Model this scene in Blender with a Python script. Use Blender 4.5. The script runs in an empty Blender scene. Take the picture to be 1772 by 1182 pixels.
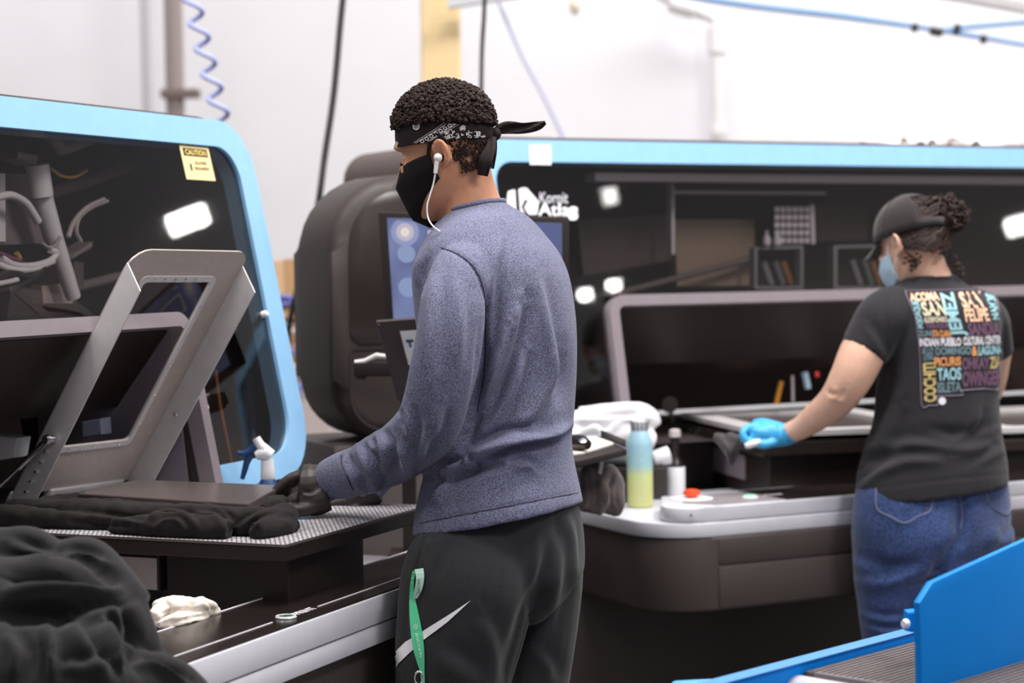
import bpy, bmesh, math, random
import numpy as np
from mathutils import Vector, Matrix, noise
from mathutils.bvhtree import BVHTree
random.seed(7); RNG = np.random.default_rng(7)
SC = bpy.context.scene; COL = SC.collection

# ------------------------------------------------------------------ camera
F, CX, CY = 3400.0, 886.0, 591.0
CAM = Vector((0, 0, 1.46)); PITCH = math.atan(140/3400.0); ROLL = math.radians(0.8)
_c, _s = math.cos(PITCH), math.sin(PITCH)
FW = Vector((0, _c, -_s)); _r0 = Vector((1, 0, 0)); _u0 = Vector((0, _s, _c))
RT = math.cos(ROLL)*_r0 - math.sin(ROLL)*_u0; UP = math.sin(ROLL)*_r0 + math.cos(ROLL)*_u0
cd = bpy.data.cameras.new('camera'); cam = bpy.data.objects.new('camera', cd); COL.objects.link(cam)
cd.sensor_fit = 'HORIZONTAL'; cd.sensor_width = 36; cd.lens = F*36/1772; cd.clip_start = .05
M = Matrix((RT, UP, -FW)).transposed().to_4x4(); M.translation = CAM; cam.matrix_world = M
cd.dof.use_dof = True; cd.dof.focus_distance = 3.72; cd.dof.aperture_fstop = 3.0
SC.camera = cam
# ------------------------------------------------------------------ world, lamps, exposure
SC.view_settings.view_transform = 'Standard'; SC.view_settings.look = 'None'
SC.view_settings.gamma = 1; SC.view_settings.use_curve_mapping = False
SC.view_settings.exposure = 0.0
SC.cycles.use_denoising = True
SC.cycles.max_bounces = 6; SC.cycles.transparent_max_bounces = 12
W = bpy.data.worlds.new('hall_light'); SC.world = W; W.use_nodes = True
W.node_tree.nodes['Background'].inputs[0].default_value = (0.97, 0.95, 0.98, 1)
W.node_tree.nodes['Background'].inputs[1].default_value = 0.40
def area(name, loc, target, sx, sy, power, color=(1, .97, .94)):
    l = bpy.data.lights.new(name, 'AREA'); l.shape = 'RECTANGLE'; l.size = sx; l.size_y = sy
    l.energy = power; l.color = color
    o = bpy.data.objects.new(name, l); COL.objects.link(o); o.location = loc
    d = Vector(target)-Vector(loc); o.rotation_euler = d.to_track_quat('-Z', 'Y').to_euler()
    return o
area('hall_lamp', (0.6, 3.6, 5.6), (0.4, 3.9, 0), 2.2, 1.4, 250)
area('hall_lamp', (2.8, 5.2, 5.6), (2.3, 5.2, 0), 1.8, 1.2, 190)
area('hall_lamp', (-2.6, 2.6, 5.6), (-1.6, 3.4, 0), 1.2, 1.8, 120)
area('hall_lamp', (3.2, 1.0, 5.2), (0.6, 3.9, .6), 1.2, 1.2, 130)
area('added_wall_light', (3.5, 10.6, 5.9), (3.0, 13.0, 2.0), 7.0, 1.0, 300)  # both wall lights are added to brighten the back wall, not known fixtures
area('added_wall_light', (-4.0, 10.6, 5.9), (-3.5, 13.0, 2.2), 5.0, 1.0, 110)

# the hall's lamps that mirror in the machine windows
area('strip_lamp', (9.75, 12.45, 4.72), (0, 4.6, 1.6), .34, .17, 16)
area('twin_lamp', (9.038, .09, 5.0), (.55, 5.3, 1.3), .10, .08, 3)
area('twin_lamp', (9.107, .34, 5.0), (.6, 5.3, 1.3), .10, .08, 3)
area('small_lamp', (7.48, 1.46, 5.0), (.65, 5.5, 1.64), .10, .12, 1.2)
area('side_lamp', (11.65, 2.95, 5.0), (1.9, 6.4, 1.5), .2, .14, 7)
# ------------------------------------------------------------------ helpers
def lin(c):
    r = []
    for v in c[:3]:
        v = v/255.0
        r.append(v/12.92 if v <= .04045 else ((v+.055)/1.055)**2.4)
    return (r[0], r[1], r[2], 1)
def ray(px, py): return FW + RT*((px-CX)/F) - UP*((py-CY)/F)
def at(px, py, Y):
    d = ray(px, py); return CAM + d*(Y/d.y)
def onz(px, py, h):
    d = ray(px, py); return CAM + d*((h-CAM.z)/d.z)
def onplane(px, py, p, n):
    d = ray(px, py); return CAM + d*((Vector(p)-CAM).dot(n)/d.dot(n))
def proj(P):
    v = Vector(P)-CAM; z = v.dot(FW); return (CX+F*v.dot(RT)/z, CY-F*v.dot(UP)/z)
class Frame:
    def __init__(s, O, ang):
        a = math.radians(ang); s.O = Vector(O)
        s.u = Vector((math.sin(a), math.cos(a), 0)); s.v = Vector((-math.cos(a), math.sin(a), 0))
    def __call__(s, a, b, h):
        p = s.O + s.u*a + s.v*b; return Vector((p.x, p.y, h))
    def inv(s, P):
        v = Vector(P)-s.O; return (v.dot(s.u), v.dot(s.v), P[2])
    def pb(s, px, py, b): return s.inv(onplane(px, py, s(0, b, 0), s.v))
    def pa(s, px, py, a): return s.inv(onplane(px, py, s(a, 0, 0), s.u))
    def ph(s, px, py, h): return s.inv(onz(px, py, h))
IDENT = lambda x, y, z: Vector((x, y, z))

def mat(name, col, rough=.6, metal=0, spec=.5, noise_amt=0, noise_scale=30, bump=0, bump_scale=200, emit=None, emit_s=1, coat=0, sheen=0):
    m = bpy.data.materials.new(name); m.use_nodes = True; nt = m.node_tree; b = nt.nodes['Principled BSDF']
    c = lin(col); b.inputs['Base Color'].default_value = c
    b.inputs['Roughness'].default_value = rough; b.inputs['Metallic'].default_value = metal
    b.inputs['Specular IOR Level'].default_value = spec
    if coat: b.inputs['Coat Weight'].default_value = coat; b.inputs['Coat Roughness'].default_value = .05
    if sheen: b.inputs['Sheen Weight'].default_value = sheen; b.inputs['Sheen Roughness'].default_value = .5
    tc = nt.nodes.new('ShaderNodeTexCoord')
    n = nt.nodes.new('ShaderNodeTexNoise'); n.inputs['Scale'].default_value = noise_scale; n.inputs['Detail'].default_value = 4
    nt.links.new(tc.outputs['Object'], n.inputs['Vector'])
    mx = nt.nodes.new('ShaderNodeMixRGB'); mx.blend_type = 'MULTIPLY'; mx.inputs[0].default_value = 1
    mx.inputs[1].default_value = c
    rp = nt.nodes.new('ShaderNodeMapRange'); rp.inputs[1].default_value = .3; rp.inputs[2].default_value = .7
    a = noise_amt if noise_amt else .03
    rp.inputs[3].default_value = 1-a; rp.inputs[4].default_value = 1+a
    nt.links.new(n.outputs[0], rp.inputs[0]); nt.links.new(rp.outputs[0], mx.inputs[2]); nt.links.new(mx.outputs[0], b.inputs['Base Color'])
    if bump:
        n2 = nt.nodes.new('ShaderNodeTexNoise'); n2.inputs['Scale'].default_value = bump_scale; n2.inputs['Detail'].default_value = 3
        nt.links.new(tc.outputs['Object'], n2.inputs['Vector'])
        bp = nt.nodes.new('ShaderNodeBump'); bp.inputs['Strength'].default_value = bump; bp.inputs['Distance'].default_value = .004
        nt.links.new(n2.outputs[0], bp.inputs['Height']); nt.links.new(bp.outputs[0], b.inputs['Normal'])
    if emit:
        b.inputs['Emission Color'].default_value = lin(emit); b.inputs['Emission Strength'].default_value = emit_s
    return m
def glass_mat(name, tint=.55, rough=.02, refl=1.0):
    m = bpy.data.materials.new(name); m.use_nodes = True; nt = m.node_tree; nt.nodes.clear()
    out = nt.nodes.new('ShaderNodeOutputMaterial'); mix = nt.nodes.new('ShaderNodeMixShader')
    tr = nt.nodes.new('ShaderNodeBsdfTransparent'); tr.inputs[0].default_value = (tint*1.02, tint*.97, tint*.96, 1)
    gl = nt.nodes.new('ShaderNodeBsdfGlossy'); gl.inputs['Roughness'].default_value = rough
    gl.inputs[0].default_value = (refl, refl, refl, 1)
    fr = nt.nodes.new('ShaderNodeFresnel'); fr.inputs[0].default_value = 1.5
    nt.links.new(fr.outputs[0], mix.inputs[0]); nt.links.new(tr.outputs[0], mix.inputs[1]); nt.links.new(gl.outputs[0], mix.inputs[2])
    nt.links.new(mix.outputs[0], out.inputs[0]); return m

def link_mesh(name, me, m, parent=None):
    o = bpy.data.objects.new(name, me); COL.objects.link(o)
    if m is not None and not me.materials: me.materials.append(m)
    if parent is not None:
        o.parent = parent; o.matrix_parent_inverse = wm(parent).inverted()
    return o
def wm(o):
    L = Matrix.LocRotScale(o.location, o.rotation_euler, o.scale)
    return L if o.parent is None else wm(o.parent) @ o.matrix_parent_inverse @ L
def obj(name, bm, m, parent=None, smooth=None):
    bmesh.ops.recalc_face_normals(bm, faces=bm.faces[:])
    me = bpy.data.meshes.new(name); bm.to_mesh(me); bm.free()
    o = link_mesh(name, me, m, parent)
    if smooth is not None:
        if smooth >= 180:
            for p in me.polygons: p.use_smooth = True
        else:
            sharp(me, smooth)
    return o
def sharp(me, deg):
    for p in me.polygons: p.use_smooth = True
    bm = bmesh.new(); bm.from_mesh(me); t = math.radians(deg)
    for e in bm.edges:
        if len(e.link_faces) == 2 and e.calc_face_angle(0) > t: e.smooth = False
    bm.to_mesh(me); bm.free()
def tag(o, label=None, cat=None, group=None, kind=None):
    if label: o['label'] = label
    if cat: o['category'] = cat
    if group: o['group'] = group
    if kind: o['kind'] = kind
    return o
def thing(name, label, cat, loc=(0, 0, 0), group=None):
    o = bpy.data.objects.new(name, None); COL.objects.link(o); o.location = loc; o.empty_display_size = .05
    return tag(o, label, cat, group)
def struct(name, bm, m, smooth=None): return tag(obj(name, bm, m, None, smooth), kind='structure')
def NB(): return bmesh.new()

def add_box(bm, fr, a0, a1, b0, b1, h0, h1, bev=0, seg=2):
    vs = [bm.verts.new(fr(a, b, h)) for h in (h0, h1) for b in (b0, b1) for a in (a0, a1)]
    fs = [bm.faces.new([vs[i] for i in q]) for q in ((0,1,3,2),(4,6,7,5),(0,4,5,1),(2,3,7,6),(0,2,6,4),(1,5,7,3))]
    if bev:
        es = list({e for f in fs for e in f.edges})
        bmesh.ops.bevel(bm, geom=es, offset=bev, segments=seg, affect='EDGES', profile=.5)
def add_prism(bm, pts, off, bev=0, seg=2):
    off = Vector(off); lo = [bm.verts.new(Vector(p)) for p in pts]; hi = [bm.verts.new(Vector(p)+off) for p in pts]
    n = len(pts); fs = [bm.faces.new(lo[::-1]), bm.faces.new(hi)]
    for i in range(n): fs.append(bm.faces.new([lo[i], lo[(i+1) % n], hi[(i+1) % n], hi[i]]))
    if bev:
        es = list({e for f in fs[:2] for e in f.edges})
        bmesh.ops.bevel(bm, geom=es, offset=bev, segments=seg, affect='EDGES', profile=.5)
def add_ring(bm, outer, inner, off, skip=None):
    off = Vector(off); n = len(outer)
    q = [[bm.verts.new(Vector(p)+o) for p in L] for L, o in ((outer, Vector()), (inner, Vector()), (inner, off), (outer, off))]
    for i in range(n):
        j = (i+1) % n
        if i == skip: continue
        for k in range(4):
            l = (k+1) % 4
            bm.faces.new([q[k][i], q[k][j], q[l][j], q[l][i]])
def rrect(x0, x1, y0, y1, r, seg=6):
    if not isinstance(r, (list, tuple)): r = [r]*4      # order: (x1,y1),(x0,y1),(x0,y0),(x1,y0)
    P = []
    for (cx, cy, a0, rr) in ((x1-r[0], y1-r[0], 0, r[0]), (x0+r[1], y1-r[1], 90, r[1]), (x0+r[2], y0+r[2], 180, r[2]), (x1-r[3], y0+r[3], 270, r[3])):
        for k in range(seg+1):
            t = math.radians(a0+90*k/seg); P.append((cx+rr*math.cos(t), cy+rr*math.sin(t)))
    return P
def add_tube(bm, path, r, n=10, caps=True, flat=None):
    path = [Vector(p) for p in path]; m = len(path)
    rs = r if isinstance(r, (list, tuple)) else [r]*m
    rings = []; ref = None
    for i in range(m):
        t = (path[min(i+1, m-1)]-path[max(i-1, 0)]).normalized()
        if ref is None:
            ref = t.orthogonal().normalized()
        ref = (ref - t*ref.dot(t)).normalized(); bi = t.cross(ref)
        rings.append([bm.verts.new(path[i] + (ref*math.cos(2*math.pi*k/n)+bi*math.sin(2*math.pi*k/n))*rs[i]) for k in range(n)])
    for i in range(m-1):
        for k in range(n):
            bm.faces.new([rings[i][k], rings[i][(k+1) % n], rings[i+1][(k+1) % n], rings[i+1][k]])
    if caps: bm.faces.new(rings[0][::-1]); bm.faces.new(rings[-1])
def add_lathe(bm, prof, c, ax=Vector((0, 0, 1)), n=24, sx=None):
    ax = Vector(ax).normalized(); x = ax.orthogonal().normalized(); y = ax.cross(x); c = Vector(c)
    rings = []
    for r, z in prof:
        rings.append([bm.verts.new(c+ax*z+(x*math.cos(2*math.pi*k/n)+y*math.sin(2*math.pi*k/n))*max(r, 1e-5)) for k in range(n)])
    for i in range(len(prof)-1):
        for k in range(n):
            bm.faces.new([rings[i][k], rings[i][(k+1) % n], rings[i+1][(k+1) % n], rings[i+1][k]])
    bm.faces.new(rings[0][::-1]); bm.faces.new(rings[-1])
def add_grid(bm, f, nu, nv, thick=None):
    g = [[bm.verts.new(f(i/nu, j/nv)) for j in range(nv+1)] for i in range(nu+1)]
    for i in range(nu):
        for j in range(nv): bm.faces.new([g[i][j], g[i+1][j], g[i+1][j+1], g[i][j+1]])
def catmull(P, n=8):
    P = [np.array(p, float) for p in P]; out = []
    Q = [2*P[0]-P[1]]+P+[2*P[-1]-P[-2]]
    for i in range(1, len(Q)-2):
        for k in range(n):
            t = k/n; a, b, c, d = Q[i-1], Q[i], Q[i+1], Q[i+2]
            out.append(.5*((2*b)+(-a+c)*t+(2*a-5*b+4*c-d)*t*t+(-a+3*b-3*c+d)*t**3))
    out.append(P[-1]); return out
_tc = {}
def text_mesh(s, bold=.02):
    """vertices normalised to 0..1 in both directions, and triangles"""
    if (s, bold) in _tc: return _tc[(s, bold)]
    cu = bpy.data.curves.new('t', 'FONT'); cu.body = s; cu.offset = bold; cu.resolution_u = 4
    o = bpy.data.objects.new('t', cu); COL.objects.link(o)
    dg = bpy.context.evaluated_depsgraph_get(); me = bpy.data.meshes.new_from_object(o.evaluated_get(dg))
    V = np.array([v.co[:2] for v in me.vertices]); Fc = [tuple(p.vertices) for p in me.polygons]
    lo, hi = V.min(0), V.max(0); V = (V-lo)/(hi-lo)
    bpy.data.objects.remove(o); bpy.data.curves.remove(cu); bpy.data.meshes.remove(me)
    _tc[(s, bold)] = (V, Fc); return V, Fc
def add_text(bm, s, f, bold=.02, rot=0):
    V, Fc = text_mesh(s, bold)
    def mp(x, y):
        if rot == 90: return f(1-y, x)
        if rot == -90: return f(y, 1-x)
        return f(x, y)
    vs = [bm.verts.new(mp(*v)) for v in V]
    for q in Fc:
        try: bm.faces.new([vs[i] for i in q])
        except ValueError: pass
def quad(p00, p10, p11, p01):
    a, b, c, d = [np.array(p, float) for p in (p00, p10, p11, p01)]
    return lambda x, y: (a*(1-x)*(1-y)+b*x*(1-y)+c*x*y+d*(1-x)*y)

# ------------------------------------------------------------------ materials
K = {}
K['black'] = mat('black_coated_steel', (40, 32, 30), .45, 0, .35)
K['black_gloss'] = mat('black_gloss_panel', (34, 27, 26), .24, 0, .5)
K['dark'] = mat('dark_grey_plastic', (67, 59, 57), .5, 0, .35, .04, 8, .08, 900)
K['dark2'] = mat('darker_grey_plastic', (58, 50, 49), .55, 0, .35, .05, 8)
K['band'] = mat('pale_grey_lacquer', (203, 202, 210), .35, 0, .4)
K['blue'] = mat('sky_blue_lacquer', (142, 190, 230), .35, 0, .5)
K['blue_deep'] = mat('deep_blue_paint', (0, 126, 214), .5, 0, .2, .03, 12, .06, 500)
K['hatch'] = mat('mauve_grey_frame_paint', (134, 124, 130), .45, 0, .4)
K['steel'] = mat('satin_aluminium', (205, 201, 202), .4, .15, .5, .04, 40)
K['steel_dk'] = mat('satin_aluminium_plate', (178, 168, 162), .42, .15, .5, .05, 60)
K['chrome'] = mat('chrome', (225, 225, 228), .12, 1)
K['white'] = mat('white_plastic', (235, 235, 238), .4)
K['platen'] = mat('anodised_black_platen', (84, 75, 73), .26, 0, .6)
K['rubber'] = mat('black_rubber', (44, 36, 35), .7)
K['wall'] = mat('painted_wall', (236, 235, 240), .8, 0, .2, .02, 2)
K['floor'] = mat('sealed_concrete', (120, 116, 114), .45, 0, .4, .12, 3)
K['glassA'] = glass_mat('machine_glass', .9)
K['black_cloth'] = mat('black_cotton', (27, 21, 22), .8, 0, .25, .06, 60, .2, 900, sheen=.05)
# ------------------------------------------------------------------ setting
bm = NB(); add_box(bm, IDENT, -12, 16, -4, 13.3, -.1, 0); struct('floor', bm, K['floor'])
bm = NB(); add_box(bm, IDENT, -12, 16, 13.0, 13.2, 0, 7.5); struct('wall_back', bm, K['wall'])
A = Frame(onz(687, 1019, .83), 23.05)
B = Frame(onz(1161, 883, .83), 63)
WY = 12.95
def up(p): return Vector((p.x, p.y, 7.0))
def wall_pt(px, py, d=0): return at(px, py, WY-d)
# yellow steel column (structure of the hall)
p0 = at(727, 20, 9.0); p1 = at(795, 20, 9.0)
bm = NB(); xc = (p0.x+p1.x)/2; w = (p1.x-p0.x)/2; th = .014
add_box(bm, IDENT, xc-w, xc+w, 9.0, 9.19, 0.02, 7.0, .012, 3)
co = thing('steel_column', 'pale yellow steel column rising behind the head of the man', 'column', (xc, 9.09, 0))
obj('column_shaft', bm, mat('yellow_column_paint', (255, 226, 172), .6), co)
bm = NB(); add_box(bm, IDENT, xc-.2, xc+.2, 8.9, 9.3, 0, .02, .004); obj('base_plate', bm, K['dark'], co)

def pipe(name, label, px0, py0, px1, py1, Y, r, m, clamps=(), extra=None, zbot=None):
    a = at(px0, py0, Y); b = at(px1, py1, Y); a.z = 7.2 if zbot is not None else a.z
    if zbot is not None: b.z = zbot
    t = thing(name, label, 'pipe', (b.x, b.y, b.z))
    bm = NB(); add_tube(bm, [a, b], r, 16); obj('pipe_run', bm, m, t, 40)
    for f in clamps:
        c = a.lerp(b, f); d = (b-a).normalized()
        bm = NB(); add_lathe(bm, [(r*1.02, -.03), (r*1.35, -.028), (r*1.35, .028), (r*1.02, .03)], c, d, 16); obj('coupling', bm, m, t, 40)
    return t
Kp = mat('grey_brown_pipe', (160, 148, 146), .6)
t = pipe('conduit_pipe', 'grey vertical conduit with a bracket on the wall left', 297, -60, 305, 230, 11.5, .055, Kp, (), None, 0)
q = at(318, 162, 11.45); bm = NB(); add_box(bm, IDENT, q.x-.13, q.x+.09, q.y-.04, q.y+.07, q.z-.025, q.z+.025, .004); obj('bracket', bm, mat('rusty_bracket', (128, 112, 110), .7), t)
q = at(250, 30, 12.6); bm = NB(); add_tube(bm, [up(at(244, -60, 12.8)), at(256, 230, 12.8), at(256, 230, 12.8)-Vector((0, 0, 1.6))], .03, 10)
tag(obj('thin_conduit', bm, mat('pale_conduit', (190, 188, 196), .6), None, 40), 'thin pale conduit left of the grey vertical conduit', 'pipe')
Kw = mat('white_pvc_pipe', (232, 230, 232), .45)
dp = thing('white_drain_pipe', 'white elbowed drain pipe on the wall behind the woman', 'pipe', at(1243, 250, WY-.15))
path = [at(1130, -22, 12.7), at(1170, 6, 12.7), at(1215, 22, 12.7), at(1236, 30, 12.7), at(1241, 48, 12.7)]
e = at(1243, 250, 12.7); path += [Vector((at(1241, 80, 12.7).x, 12.7, at(1241, 80, 12.7).z)), e, Vector((e.x, e.y, .02))]
bm = NB(); add_tube(bm, path[:2]+[path[2]]+path[3:], .047, 16); obj('pipe_run', bm, Kw, dp, 60)
for (px, py, ax, L) in ((1241, 70, (0, 0, 1), .09), (1172, 8, (1, 0, -.4), .05), (1192, 14, (1, 0, -.4), .04), (1243, 228, (0, 0, 1), .03)):
    bm = NB(); add_lathe(bm, [(.05, -L), (.064, -L*.9), (.064, L*.9), (.05, L)], at(px, py, 12.7), ax, 18); obj('coupling', bm, Kw, dp, 40)
# overhead things
def tube_thing(name, label, cat, pts, r, m, n=10, group=None):
    bm = NB(); add_tube(bm, [up(pts[0])]+[Vector(p) for p in catmull(pts, 6)], r, n); return tag(obj(name, bm, m, None, 60), label, cat, group)
Kair = mat('blue_air_line', (150, 186, 232), .45)
al = thing('blue_air_line', 'blue overhead air line running to the upper right corner', 'pipe', at(1400, 30, 9))
bm = NB(); add_tube(bm, [at(1180, -8, 9), at(1300, 10, 9), at(1460, 28, 9), at(1600, 48, 9), at(1800, 82, 9)], [.018]*3+[.014, .012], 12); obj('hose', bm, Kair, al, 60)
bm = NB(); add_tube(bm, [at(1610, 55, 9), at(1680, 46, 9), at(1800, 36, 9)], .014, 12); obj('hose_branch', bm, Kair, al, 60)
for (px, py, m, L) in ((1583, 48, 'dark', .014), (1620, 55, 'dark', .03), (1656, 49, 'dark', .014), (1702, 68, 'dark', .014)):
    c = at(px, py, 8.97); bm = NB(); add_lathe(bm, [(.012, -L), (.022, -L*.8), (.022, L*.8), (.012, L)], c, (1, 0, -.2), 10); obj('fitting', bm, K[m], al, 40)
bm = NB(); c0, c1 = at(1600, -12, 10), at(1830, 30, 10); d = c1-c0
add_prism(bm, [c0, c1, c1+Vector((0, .1, 0)), c0+Vector((0, .1, 0))], (0, 0, .05), .004); tag(obj('roof_beam', bm, Kw), 'white roof beam crossing the upper right corner', 'beam')
bm = NB(); c0, c1 = at(775, 14, 8.8), at(900, -6, 8.8)
add_prism(bm, [c0, c1, c1+Vector((0, .06, 0)), c0+Vector((0, .06, 0))], (0, 0, .045), .004); tag(obj('strut_channel', bm, mat('pale_strut', (222, 224, 230), .5)), 'pale strut channel beside the yellow column top', 'beam')
hl = thing('hanging_pendant', 'small white pendant hanging at the top behind the man', 'lamp', at(995, 22, 11))
bm = NB(); c = at(995, 22, 11); add_lathe(bm, [(.012, .09), (.03, .07), (.034, .02), (.022, 0), (.012, -.015)], c, (0, 0, 1), 14); obj('pendant_body', bm, mat('warm_white_plastic', (240, 230, 212), .5), hl, 40)
bm = NB(); add_tube(bm, [c+Vector((0, 0, .08)), c+Vector((0, 0, 1.2))], .006, 6); obj('cord', bm, Kw, hl)
Kc = mat('black_cable', (58, 54, 58), .6)
tube_thing('hanging_cable', 'black cable hanging left of the man down behind the printer', 'cable', [at(600, -60, 6.6), at(590, 30, 6.6), at(578, 160, 6.6), at(562, 270, 6.6), at(552, 345, 6.6), at(536, 430, 6.7), at(515, 500, 6.8), at(498, 580, 6.9), at(488, 700, 7), at(486, 800, 7.0)], .011, Kc)
tube_thing('hanging_cable', 'black cable hanging right behind the head of the man', 'cable', [at(840, -60, 6.6), at(838, 20, 6.6), at(834, 90, 6.6), at(833, 200, 6.6), at(836, 330, 6.8)], .0075, Kc)
tube_thing('thin_air_hose', 'thin pale lavender hose slanting down behind the head wrap', 'hose', [at(850, -30, 9), at(870, 20, 9), at(905, 100, 9), at(940, 165, 9), at(985, 260, 9)], .009, mat('lavender_hose', (205, 208, 240), .5), 8)
hx = [up(at(324, -40, 6.4)), at(324, -40, 6.4)]
for i in range(0, 8*16+1):
    t = i/(8*16.); c = Vector(at(325+62*t, -25+245*t, 6.4)); a = 2*math.pi*5.6*t
    hx.append(c+Vector((math.cos(a)*.026, math.sin(a)*.026, 0)))
bm = NB(); add_tube(bm, hx, .0085, 8)
tag(obj('coiled_air_hose', bm, mat('coil_hose_blue', (178, 186, 236), .35), None, 60), 'lavender blue coiled air hose hanging above the near printer', 'hose')
# stacked cardboard between the two machines
Kcb = mat('cardboard', (222, 186, 150), .85, 0, .1, .05, 10)
Y0 = 7.6
def boxthing(name, label, px0, py0, px1, py1, Y, dep, m, group=None):
    a = at(px0, py1, Y); b = at(px1, py0, Y)
    t = thing(name, label, 'box', ((a.x+b.x)/2, Y+dep/2, a.z), group)
    bm = NB(); add_box(bm, IDENT, a.x, b.x, Y, Y+dep, a.z, b.z, .006); obj('carton_body', bm, m, t)
    bm = NB(); add_box(bm, IDENT, (a.x+b.x)/2-.025, (a.x+b.x)/2+.025, Y-.0015, Y+dep+.0015, a.z-.0005, b.z+.0015, 0); obj('tape_strip', bm, mat('parcel_tape', (200, 160, 120), .3), t)
    return a, b
a1, b1 = boxthing('cardboard_carton', 'beige carton on top of the stack between the two printers', 446, 448, 560, 552, Y0, .4, Kcb)
a2, b2 = boxthing('cardboard_carton', 'beige carton in the middle of the stack between the two printers', 452, 552.5, 556, 650, Y0+.03, .4, mat('cardboard_pale', (226, 204, 190), .85))
a3 = at(446, 651, Y0+.02); b3 = at(566, 651, Y0+.02)
t = thing('cardboard_carton', 'large pale carton at the bottom of the stack between the two printers', 'box', ((a3.x+b3.x)/2, Y0+.25, 0))
bm = NB(); add_box(bm, IDENT, a3.x, b3.x, Y0+.02, Y0+.5, .0, a2.z-.002, .006); obj('carton_body', bm, mat('cardboard_white', (206, 192, 188), .85), t)
# loops of wrap hanging on the cartons
Kwrap = mat('blue_wrap', (120, 128, 210), .3)
for i, (px, py) in enumerate(((492, 520), (499, 568), (504, 604), (508, 640), (505, 672))):
    c = at(px, py, Y0-.012); bm = NB()
    add_tube(bm, [c+Vector((math.cos(k*.55+i)*.035, -.005+math.sin(k*.3)*.006, math.sin(k*.55+i)*.014)) for k in range(11)], .009, 7)
    tag(obj('twisted_wrap', bm, Kwrap if i % 2 == 0 else K['white'], None, 60), ['topmost', 'second', 'middle', 'fourth', 'lowest'][i]+' twist of '+('blue' if i % 2 == 0 else 'white')+' plastic wrap hanging before the cartons', 'wrap', 'twists of plastic wrap by the cartons')
# ------------------------------------------------------------------ printers
SL = .207; NZ = 1/math.sqrt(1+SL*SL)
def gl(fr):
    nrm = (-fr.v + Vector((0, 0, SL)))*NZ
    def f(a, h, off=0): return fr(a, .62+SL*(h-.95), h) + nrm*off
    return f, nrm
AG, AN = gl(A); BG, BN = gl(B)
def front_panel(fr, G, N, root, a0, a1, rad, cut, h0=.955, h1=1.80, wi=(.075, .075, .057, .063)):
    o = rrect(a0, a1, h0, h1, rad, 8); ri = [max(r-.045, .02) for r in rad]
    i = rrect(a0+wi[0], a1-wi[1], h0+wi[2], h1-wi[3], ri, 8)
    # the rim runs round three sides and stops at the loading hatch
    ko = [p for p in o]; n = len(ko)
    s0 = max(range(n), key=lambda k: (ko[k][1] < h0+.001, ko[k][0]))      # first bottom point on the right
    OL = ko[s0:]+ko[:s0]; IL = i[s0:]+i[:s0]
    OL = [(cut[1], h0)]+OL+[(cut[0], h0)]; IL = [(cut[1], h0+wi[2])]+IL+[(cut[0], h0+wi[2])]
    bm = NB(); q = [[bm.verts.new(G(*p, .012+dz)) for p in L] for L, dz in ((OL, 0), (IL, 0), (IL, -.05), (OL, -.05))]
    for k in range(len(OL)-1):
        for e in range(4): bm.faces.new([q[e][k], q[e][k+1], q[(e+1) % 4][k+1], q[(e+1) % 4][k]])
    bm.faces.new([q[e][0] for e in range(4)]); bm.faces.new([q[e][-1] for e in (3, 2, 1, 0)])
    bf = obj('front_frame', bm, K['blue'], root, 40)
    o2 = rrect(a0-.004, a1+.001, h0-.004, h1+.022, [r+.003 for r in rad], 8)
    i2 = rrect(a0+.03, a1-.03, h0+.03, h1-.03, [max(r-.03, .02) for r in rad], 8)
    bm = NB(); add_ring(bm, [G(*p, -.04) for p in o2], [G(*p, -.04) for p in i2], fr.v*.85, 26)      # 26: open along the bottom, where the loading bay is
    obj('outer_shell', bm, mat('shell_black', (84, 68, 64), .5), root, 40)
    bm = NB(); add_prism(bm, [G(*p, -.04)+fr.v*.86 for p in o2], fr.v*.02); obj('back_panel', bm, mat('back_panel_grey', (96, 80, 76), .6), root)
    i3 = rrect(a0+wi[0]-.01, a1-wi[1]+.01, h0+wi[2]-.01, h1-wi[3]+.01, ri, 8)
    return bf, i3
def glass_with_hatch(G, N, root, outline, a0, a1, h0, h1):
    """pane outline with a rectangular hatch opening a0..a1, h0..h1 cut out"""
    # pieces around the opening, all one pane mesh
    bm = NB()
    xs = [p[0] for p in outline]; ys = [p[1] for p in outline]
    def clip(poly, f):
        out = []
        for k in range(len(poly)):
            p, q = poly[k], poly[(k+1) % len(poly)]; fp, fq = f(p), f(q)
            if fp >= 0: out.append(p)
            if fp*fq < 0:
                t = fp/(fp-fq); out.append((p[0]+(q[0]-p[0])*t, p[1]+(q[1]-p[1])*t))
        return out
    parts = [clip(outline, lambda p: p[1]-h1), clip(clip(clip(outline, lambda p: h1-p[1]), lambda p: p[0]-a1), lambda p: 1),
             clip(clip(outline, lambda p: h1-p[1]), lambda p: a0-p[0]),
             clip(clip(clip(outline, lambda p: h0-p[1]), lambda p: p[0]-a0), lambda p: a1-p[0])]
    for P in parts:
        if len(P) > 2: bm.faces.new([bm.verts.new(G(p[0], p[1], .003)) for p in P])
    return obj('window_glass', bm, K['glassA'], root)
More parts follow.
